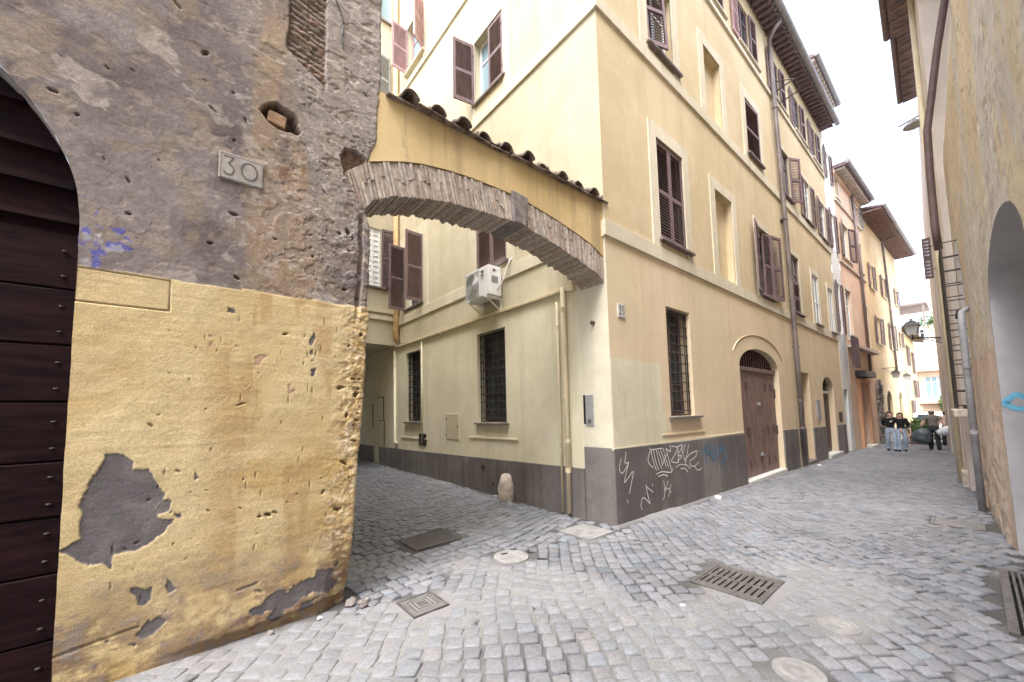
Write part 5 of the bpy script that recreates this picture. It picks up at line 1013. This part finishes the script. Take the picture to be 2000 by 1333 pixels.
zg = gzf(28, 1.75); m = MB(); m.box(27.5, 28.5, 1.35, 2.1, zg, zg+.42); part('box', bevel(fixn(m.mesh('box', M_wood)), .02), None, T); part('plants', foliage((28, 1.75, zg+.78), (.55, .5, .42), 1500, .10, 8), M_leaf, T); part('stem', MB().tube([(28, 1.75, zg+.4), (28.05, 1.8, zg+1.0)], .02, 6), M_beam, T)
T = thing('low_shrub', 'low green shrub in front of the end house beside the small tree', 'shrub', (45, .6, -.75)); part('foliage', foliage((45, .55, -.1), (.7, .5, .55), 1400, .11, 11), M_leafp, T); part('stem', MB().tube([(45, .55, -.8), (45, .55, .1)], .03, 6), M_beam, T)
# parked van
VN = thing('parked_van', 'pale green and white small van parked beyond the planter', 'van', (34, 1.7, -.55)); zg = gzf(34, 1.7)
prof = [(33.0, zg+.3), (33.0, zg+.85), (33.25, zg+.95), (33.55, zg+1.5), (35.6, zg+1.55), (35.9, zg+.95), (35.9, zg+.3)]
m = MB().prism([(x, 1.0, z) for x, z in prof], (0, 1.35, 0)); part('body', bevel(fixn(m.mesh('body', plain('van_paint', (.55, .62, .57), .05, 3, .3))), .06, 3), None, VN)
m = MB(); m.quad((33.235, 1.15, zg+1.0), (33.235, 2.2, zg+1.0), (33.50, 2.12, zg+1.44), (33.50, 1.22, zg+1.44)); part('windscreen', m, M_glass, VN)
for y in (1.2, 2.15): part('headlight', MB().lathe((32.99, y, zg+.68), [(.05, -.06), (.09, 0), (.05, .06)], 10), M_wframe, VN)
for x in (33.5, 35.4):
    for y in (1.05, 2.3):
        wl = part('wheel', MB().tube([(x, y-.08, zg+.28), (x, y+.08, zg+.28)], .28, 16), M_ink, VN); part('rim', MB().tube([(x, y-.09, zg+.28), (x, y+.09, zg+.28)], .15, 12), M_steel, wl)

# ------------------------------------------------------------------ covers, drains and small things on the street
M_cem2 = plain('worn_iron', (.17, .165, .165), .25, 12, .8, bmp=.3)
def cover(name, label, cat, x0, x1, y0, y1, mat, build):
    z = gzf((x0+x1)/2, (y0+y1)/2)+.002; T = thing(name, label, cat, ((x0+x1)/2, (y0+y1)/2, z)); build(T, z); return T
def b_drain(T, z, x0=3.56, x1=4.15, y0=1.19, y1=1.77, nrow=2, ns=10, M_cast=M_cast):
    G = Plane((0, 0, z), (1, 0, 0), (0, 0, 1)); 
    m = MB(); m.box(x0, x1, y0, y0+.03, z-.05, z+.004).box(x0, x1, y1-.03, y1, z-.05, z+.004).box(x0, x0+.03, y0+.03, y1-.03, z-.05, z+.004).box(x1-.03, x1, y0+.03, y1-.03, z-.05, z+.004); part('frame', bevel(fixn(m.mesh('frame', M_cast)), .004), None, T)
    m = MB(); m.box(x0+.02, x1-.02, y0+.02, y1-.02, z-.16, z-.12); part('pit', m, M_dark, T)
    a0, a1, b0, b1 = x0+.034, x1-.034, y0+.034, y1-.034; m = MB(); rows = [(a0+.035+(a1-a0-.07)*k/nrow+.02, a0+.035+(a1-a0-.07)*(k+1)/nrow-.02) for k in range(nrow)]
    xb = [a0]+[v for r_ in rows for v in r_]+[a1]; yb = [b0+.02]; st = (b1-b0-.04)/ns
    for i in range(0, len(xb), 2): m.box(xb[i], xb[i+1], b0, b1, z-.03, z)
    for yy in (b0, b1): m.box(a0, a1, yy-.002, yy+.002, z-.03, z-.002)
    g = part('grate', fixn(m.mesh('grate', M_cast)), None, T)
    for (r0, r1) in rows:
        for k in range(ns+1):
            m = MB(); yc = b0+(b1-b0)*k/ns; hw = .017; m.box(r0+.0005, r1-.0005, max(b0, yc-hw), min(b1, yc+hw), z-.028, z-.0015); part('bar', m, M_cast, g)
cover('drain_grate', 'cast iron drain grate with two rows of slots in the cobbles', 'drain', 3.56, 4.15, 1.19, 1.77, M_cast, b_drain)
cover('gully_grate', 'worn pale drain grate sunk in the cobbles near the grey downpipe', 'drain', 7.74, 8.18, 0, .48, M_cast, lambda T, z: b_drain(T, z-.006, 7.74, 8.18, .0, .48, 1, 12, M_cem2))
def b_wall(T, z):
    m = MB(); m.box(4.3, 5.88, -.32, -.25, z-.05, z+.004).box(4.3, 5.88, -.10, -.05, z-.05, z+.004).box(5.82, 5.88, -.25, -.10, z-.05, z+.003); part('frame', m, M_cast, T)
    m = MB(); m.box(4.3, 5.84, -.26, -.09, z-.16, z-.12); part('pit', m, M_dark, T)
    for k in range(4): m = MB(); y = -.232+.035*k; m.box(4.3, 5.82, y-.008, y+.008, z-.03, z); part('bar', m, M_cast, T)
cover('wall_drain', 'long barred drain running along the foot of the right-hand wall', 'drain', 4.3, 5.88, -.32, -.05, M_cast, b_wall)
def b_man(T, z):
    x0, x1, y0, y1 = 1.39, 1.70, 2.86, 3.18; m = MB(); m.box(x0, x1, y0, y1, z-.03, z); part('plate', m, M_cast, T)
    m = MB(); m.box(x0, x1, y0, y0+.014, z, z+.006).box(x0, x1, y1-.014, y1, z, z+.006).box(x0, x0+.014, y0+.014, y1-.014, z, z+.006).box(x1-.014, x1, y0+.014, y1-.014, z, z+.006); part('rim', m, M_cast, T)
    c = ((x0+x1)/2, (y0+y1)/2)
    for r_ in (.085, .055): m = MB(); m.box(c[0]-r_, c[0]+r_, c[1]-r_, c[1]-r_+.01, z, z+.005).box(c[0]-r_, c[0]+r_, c[1]+r_-.01, c[1]+r_, z, z+.005).box(c[0]-r_, c[0]-r_+.01, c[1]-r_+.01, c[1]+r_-.01, z, z+.005).box(c[0]+r_-.01, c[0]+r_, c[1]-r_+.01, c[1]+r_-.01, z, z+.005); part('square_rib', m, M_steel, T)
    m = MB()
    for i in range(15):
        for j in range(15):
            x, y = x0+.026+i*.0185, y0+.026+j*.019
            if max(abs(x-c[0]), abs(y-c[1])) < .095 or x > x1-.02 or y > y1-.02: continue
            s = 1 if (abs(x-c[0]) > abs(y-c[1])) else -1; m.obox((x, y, z+.0015), (.006, .006*s, 0), (-.0022*s, .0022, 0), (0, 0, .002))
    part('tread_pattern', m, M_steel, T)['kind'] = 'stuff'
cover('manhole_cover', 'small square cast iron manhole cover with nested squares near the old wall', 'manhole cover', 1.39, 1.70, 2.86, 3.18, M_cast, b_man)
def b_plate(T, z):
    m = MB(); m.box(2.08, 2.72, 4.23, 4.67, z-.03, z); part('plate', bevel(fixn(m.mesh('plate', M_cast)), .004), None, T); m = MB()
    for i in range(24):
        for j in range(16): m.obox((2.11+i*.025, 4.26+j*.025, z+.001), (.008, .008*(1 if (i+j) % 2 else -1), 0), (.002, -.002*(1 if (i+j) % 2 else -1), 0), (0, 0, .0025))
    part('tread_pattern', m, M_cast, T)['kind'] = 'stuff'
cover('floor_plate', 'dark chequered iron plate set in the alley cobbles', 'manhole cover', 2.08, 2.72, 4.23, 4.67, M_cast, b_plate)
z = gzf(4, 3.3); m = MB(); m.box(3.79, 4.27, 3.08, 3.59, z-.04, z+.006); solo('paving_slab', bevel(fixn(m.mesh('paving_slab', M_conc)), .008), None, 'flat grey stone slab set in the cobbles at the building corner', 'slab', loc=(4.03, 3.33, z))
z = gzf(2.75, 3.33); m = MB().lathe((2.75, 3.33, z-.03), [(.19, 0), (.185, .032), (.16, .036), (.02, .037)], 22, 1, 1.05); me = fixn(m.mesh('round_cover', M_cem)); CV = solo('round_cover', me, None, 'round pale cement cover with a small slot in the cobbles', 'manhole cover', loc=(2.75, 3.33, z))
m = MB(); m.obox((2.73, 3.42, z+.008), (.035, -.01, 0), (.006, .018, 0), (0, 0, .002)); part('slot', m, M_dark, CV)
for (x, y, r_, lb) in ((3.6, .72, .125, 'beside the large drain grate'), (2.81, .77, .135, 'among loose wide-jointed cobbles')):
    z = gzf(x, y)+.001; m = MB().lathe((x, y, z-.03), [(r_, 0), (r_, .03), (r_*.9, .034), (r_*.86, .030), (r_*.7, .030), (r_*.66, .034), (r_*.5, .034), (r_*.46, .030), (r_*.25, .030), (r_*.2, .035), (.01, .036)], 28); solo('water_cover', fixn(m.mesh('water_cover', M_conc, True)), None, 'small round ringed cover worn grey, '+lb, 'manhole cover', loc=(x, y, z))
# stone bollard
z = gzf(4.45, 5.46); prof = [(.15, -.1), (.148, .05), (.142, .2), (.125, .33), (.09, .41), (.045, .445), (.01, .45)]
m = MB(); m.lathe((4.44, 5.47, z), prof, 18, .9, 1.1); me = fixn(m.mesh('stone_bollard', M_stone, True))
for v in me.vertices: v.co.x += .012*math.sin(v.co.z*21+v.co.y*17); v.co.y += .01*math.sin(v.co.z*15+v.co.x*23)
solo('stone_bollard', me, None, 'short rounded pale stone guard post against the alley plinth', 'bollard', loc=(4.44, 5.47, z))
# rubble at the foot of the old wall
for k, (x, y, s) in enumerate(((1.16, 3.33, .045), (1.21, 3.38, .035), (1.10, 3.42, .05), (.52, 3.36, .03))):
    me = MB().lathe((0, 0, 0), [(s*.7, -s*.5), (s, 0), (s*.75, s*.5), (s*.3, s*.7)], 7).mesh('rubble', M_dirtstone)
    for v in me.vertices: v.co *= 1+random.uniform(-.25, .25)
    solo('rubble_stone', fixn(me), None, ['fist-sized grey stone broken off at the old wall corner', 'small brown chip of stone lying by the old wall corner', 'rough lump of masonry tucked under the old wall corner', 'pale flake of plaster at the foot of the ochre wall'][k], 'stone').matrix_basis = Matrix.Translation((x, y, gzf(x, y)+s*.3))
def litter(x, y, s, label, seed):
    r_ = np.random.RandomState(seed); bm = bmesh.new(); bmesh.ops.create_icosphere(bm, subdivisions=2, radius=s)
    for v in bm.verts: v.co *= r_.uniform(.6, 1.15); v.co.z *= .45
    me = bpy.data.meshes.new('litter'); bm.to_mesh(me); bm.free(); me.materials.append(M_paper); o = solo('crumpled_paper', me, None, label, 'litter'); o.matrix_basis = Matrix.Translation((x, y, gzf(x, y)+s*.3))
litter(7.28, 3.02, .075, 'crumpled white paper lying at the foot of the tagged plinth', 2); litter(3.08, 1.60, .022, 'tiny white scrap of paper near the large drain grate', 3); litter(.85, 3.36, .022, 'white flake lying beside the foot of the old wall', 5); litter(14.0, 2.95, .06, 'white rag on the cobbles below the brown downpipe', 6)

# ------------------------------------------------------------------ people
def person(name, label, loc, yaw, joints, rad, clothes, height=1.65):
    """joints: name -> (x right, y forward, z up) in fractions of height; one continuous skinned surface"""
    edges = [('pelvis', 'waist'), ('waist', 'chest'), ('chest', 'neck'), ('neck', 'head'), ('head', 'crown'), ('chest', 'shl'), ('chest', 'shr'), ('shl', 'ell'), ('ell', 'hal'), ('hal', 'fil'), ('shr', 'elr'), ('elr', 'har'), ('har', 'fir'), ('pelvis', 'hil'), ('pelvis', 'hir'), ('hil', 'knl'), ('knl', 'anl'), ('anl', 'tol'), ('hir', 'knr'), ('knr', 'anr'), ('anr', 'tor')]
    names = list(joints); V = [Vector(joints[n])*height for n in names]; me = bpy.data.meshes.new('body'); me.from_pydata(V, [(names.index(a), names.index(b)) for a, b in edges], [])
    o = bpy.data.objects.new('tmp', me); col.objects.link(o); o.modifiers.new('s', 'SKIN'); o.modifiers.new('u', 'SUBSURF').levels = 2
    for n, sv in zip(names, me.skin_vertices[0].data):
        r_ = rad.get(n, .03)*height; sv.radius = (r_, r_*.8 if n in ('chest', 'waist', 'pelvis') else r_); sv.use_root = (n == 'pelvis')
    bpy.context.view_layer.update(); ev = o.evaluated_get(bpy.context.evaluated_depsgraph_get()); m2 = bpy.data.meshes.new_from_object(ev); bpy.data.objects.remove(o)
    T = thing(name, label, 'person', loc)
    mats = [c[1] for c in clothes]
    for m_ in mats: m2.materials.append(m_)
    J = {n: v for n, v in zip(names, V)}
    for p in m2.polygons:
        c = p.center; best = min(((c-J[n]).length-rad.get(n, .03)*height*.6, n) for n in names)[1]; p.use_smooth = True
        for i, (keys, _) in enumerate(clothes):
            if best in keys: p.material_index = i
    M = Matrix.Translation(loc) @ Matrix.Rotation(yaw, 4, 'Z'); part('body', m2, None, T, M); return T, M, J
BASE = dict(pelvis=(0, 0, .53), waist=(0, 0, .61), chest=(0, 0, .76), neck=(0, 0, .85), head=(0, .01, .90), crown=(0, .0, .965), shl=(-.105, 0, .80), shr=(.105, 0, .80), ell=(-.15, -.02, .63), elr=(.15, -.02, .63), hal=(-.16, .04, .49), har=(.16, .04, .49), fil=(-.16, .06, .44), fir=(.16, .06, .44), hil=(-.055, 0, .50), hir=(.055, 0, .50), knl=(-.06, .05, .28), knr=(.06, -.01, .28), anl=(-.06, .06, .05), anr=(.065, -.08, .06), tol=(-.06, .14, .02), tor=(.07, -.0, .02))
RAD = dict(pelvis=.085, waist=.075, chest=.09, neck=.034, head=.052, crown=.04, shl=.05, shr=.05, ell=.037, elr=.037, hal=.024, har=.024, fil=.016, fir=.016, hil=.062, hir=.062, knl=.05, knr=.05, anl=.045, anr=.045, tol=.026, tor=.026)
M_skin = plain('skin', (.55, .36, .28), .08, 20, .6); M_black = plain('black_knit', (.012, .012, .016), .3, 30, .9); M_jean = plain('pale_denim', (.34, .42, .52), .2, 12, .85); M_shoe = plain('black_shoe', (.015, .015, .018), .2, 9, .5); M_hair = plain('brown_hair', (.05, .03, .022), .3, 25, .6)
M_vest = plain('grey_vest', (.15, .14, .12), .2, 14, .9); M_trou = plain('dark_trousers', (.03, .032, .035), .2, 9, .9); M_bag = plain('green_black_sack', (.05, .075, .075), .5, 8, .5, c2=(.16, .20, .22)); M_sack = plain('white_sack', (.68, .72, .76), .12, 9, .7, bmp=.5); M_coat = plain('pink_coat', (.60, .45, .42), .12, 9, .9)
UP = ('waist', 'chest', 'shl', 'shr', 'ell', 'elr'); LOW = ('pelvis', 'hil', 'hir', 'knl', 'knr', 'anl', 'anr'); SK = ('neck', 'head', 'crown', 'hal', 'har', 'fil', 'fir'); FT = ('tol', 'tor')
def head(T, M, J, hat=None, long=True, hm=None):
    h = J['head']; s = h.z/.90
    m = MB(); m.lathe((0, 0, 0), [(.03*s, .075*s), (.052*s, .06*s), (.058*s, .03*s), (.056*s, .0)] if not long else [(.006*s, .092*s), (.032*s, .084*s), (.053*s, .063*s), (.063*s, .03*s), (.064*s, -.02*s), (.062*s, -.07*s), (.05*s, -.11*s)], 14)
    me = fixn(m.mesh('hair', hm or M_hair, True))
    for v in me.vertices:
        if v.co.y > .012*s and v.co.z < .045*s: v.co.y = .012*s
        v.co.y -= .012*s
    me.transform(Matrix.Translation(h+Vector((0, 0, .0)))); part('hair' if hat is None else 'hat', me if hat is None else me, None, T, M)
    m = MB(); m.obox(h+Vector((0, .056*s, -.005*s)), (.008*s, 0, 0), (0, .012*s, 0), (0, 0, .014*s)); part('nose', bevel(fixn(m.mesh('nose', M_skin)), .004), None, T, M)
    for sx in (-1, 1): m = MB(); m.obox(h+Vector((sx*.02*s, .05*s, .012*s)), (.008*s, 0, 0), (0, .004*s, 0), (0, 0, .004*s)); part('eye', m, M_shoe, T, M)
    m = MB(); m.obox(h+Vector((0, .05*s, -.032*s)), (.014*s, 0, 0), (0, .004*s, 0), (0, 0, .004*s)); part('mouth', m, plain('lips', (.35, .12, .11)), T, M)
TOC = R(97)  # facing back along the street towards the viewer
j1 = dict(BASE, ell=(-.17, -.01, .64), hal=(-.19, .02, .51), fil=(-.2, .04, .47), elr=(.13, -.06, .68), har=(.07, -.10, .60), fir=(.03, -.11, .58))
g = gzf(21.5, 2.13); T, M, J = person('person', 'woman in black top with white badge print and pale jeans walking arm in arm', (21.5, 2.16, g), TOC, j1, RAD, [(UP, M_black), (LOW, M_jean), (SK, M_skin), (FT, M_shoe)], 1.58); head(T, M, J, long=True)
m = MB(); m.obox(Vector((-.03, .075*1.6, .74*1.58)), (.035, 0, -.02), (0, .02, 0), (.006, 0, .018)); part('badge_print', m, M_wframe, T, M)
j2 = dict(BASE, ell=(-.14, -.02, .64), hal=(-.16, .03, .56), elr=(.16, 0, .64), har=(.15, .07, .53), fir=(.14, .10, .50), knl=(-.06, .0, .28), anl=(-.06, -.06, .05), tol=(-.06, .02, .02), knr=(.06, .05, .28), anr=(.065, .06, .05), tor=(.07, .14, .02))
g = gzf(21.6, 1.82); T, M, J = person('person', 'woman with long brown hair in plain black sweater and pale jeans, arm in arm', (21.6, 1.87, g), TOC+.05, j2, RAD, [(UP, M_black), (LOW, M_jean), (SK, M_skin), (FT, M_shoe)], 1.54); head(T, M, J)
j3 = dict(BASE, waist=(0, .03, .60), chest=(0, .06, .74), neck=(0, .09, .83), head=(0, .11, .88), crown=(0, .11, .945), shl=(-.11, .06, .79), shr=(.11, .06, .79), ell=(-.18, .0, .63), hal=(-.2, .02, .53), fil=(-.2, .03, .49), elr=(.18, -.02, .64), har=(.19, -.04, .55), fir=(.2, -.06, .52), anl=(-.06, .02, .05), tol=(-.06, .1, .02))
g = gzf(23.2, 1.05); TM = thing; T, M, J = person('person', 'man in grey-brown vest and cap seen from behind, carrying two sacks', (23.2, 1.08, g), TOC+math.pi, j3, dict(RAD, chest=.1), [(('waist', 'chest', 'shl', 'shr'), M_vest), (LOW, M_trou), (SK+('ell', 'elr'), M_skin), (FT, M_shoe)], 1.66); head(T, M, J, hat=1, long=False, hm=M_vest)
def sack(name, label, c, rx, ry, rz, mat, tilt, seed):
    r_ = np.random.RandomState(seed); bm = bmesh.new(); bmesh.ops.create_icosphere(bm, subdivisions=3, radius=1)
    for v in bm.verts:
        n = float(fbm(np.array([v.co.x*2+seed]), np.array([v.co.z*2+v.co.y]), 3, seed)[0]); v.co *= 1+.22*n; v.co.x *= rx; v.co.y *= ry; v.co.z *= rz
        if v.co.z < -rz*.8: v.co.z = -rz*.8
    me = bpy.data.meshes.new(name); bm.to_mesh(me); bm.free(); me.materials.append(mat); me.polygons.foreach_set('use_smooth', [True]*len(me.polygons)); T = thing(name, label, 'bag', c); Mx = Matrix.Translation(c) @ Matrix.Rotation(tilt, 4, 'X'); part('sack', me, None, T, Mx); part('tied_neck', MB().lathe((0, 0, rz*.85), [(rx*.35, 0), (rx*.15, .05), (rx*.25, .12)], 9), mat, T, Mx)
sack('rubbish_sack', 'bulging dark green refuse sack held by the man in the vest', (23.0, 1.42, g+.56), .22, .29, .36, M_bag, .1, 3)
sack('white_sack', 'long white sack slung under the arm of the man in the vest', (23.1, .72, g+.80), .15, .16, .36, M_sack, R(62), 6)
g = gzf(26, .95); T, M, J = person('person', 'person in pale pink coat walking away beyond the man with sacks', (26.5, .82, g), TOC+math.pi, dict(BASE), dict(RAD, pelvis=.1, waist=.09, hil=.075, hir=.075), [(UP+('pelvis', 'hil', 'hir'), M_coat), (('knl', 'knr', 'anl', 'anr'), M_trou), (SK, M_skin), (FT, M_shoe)], 1.60); head(T, M, J, long=False)
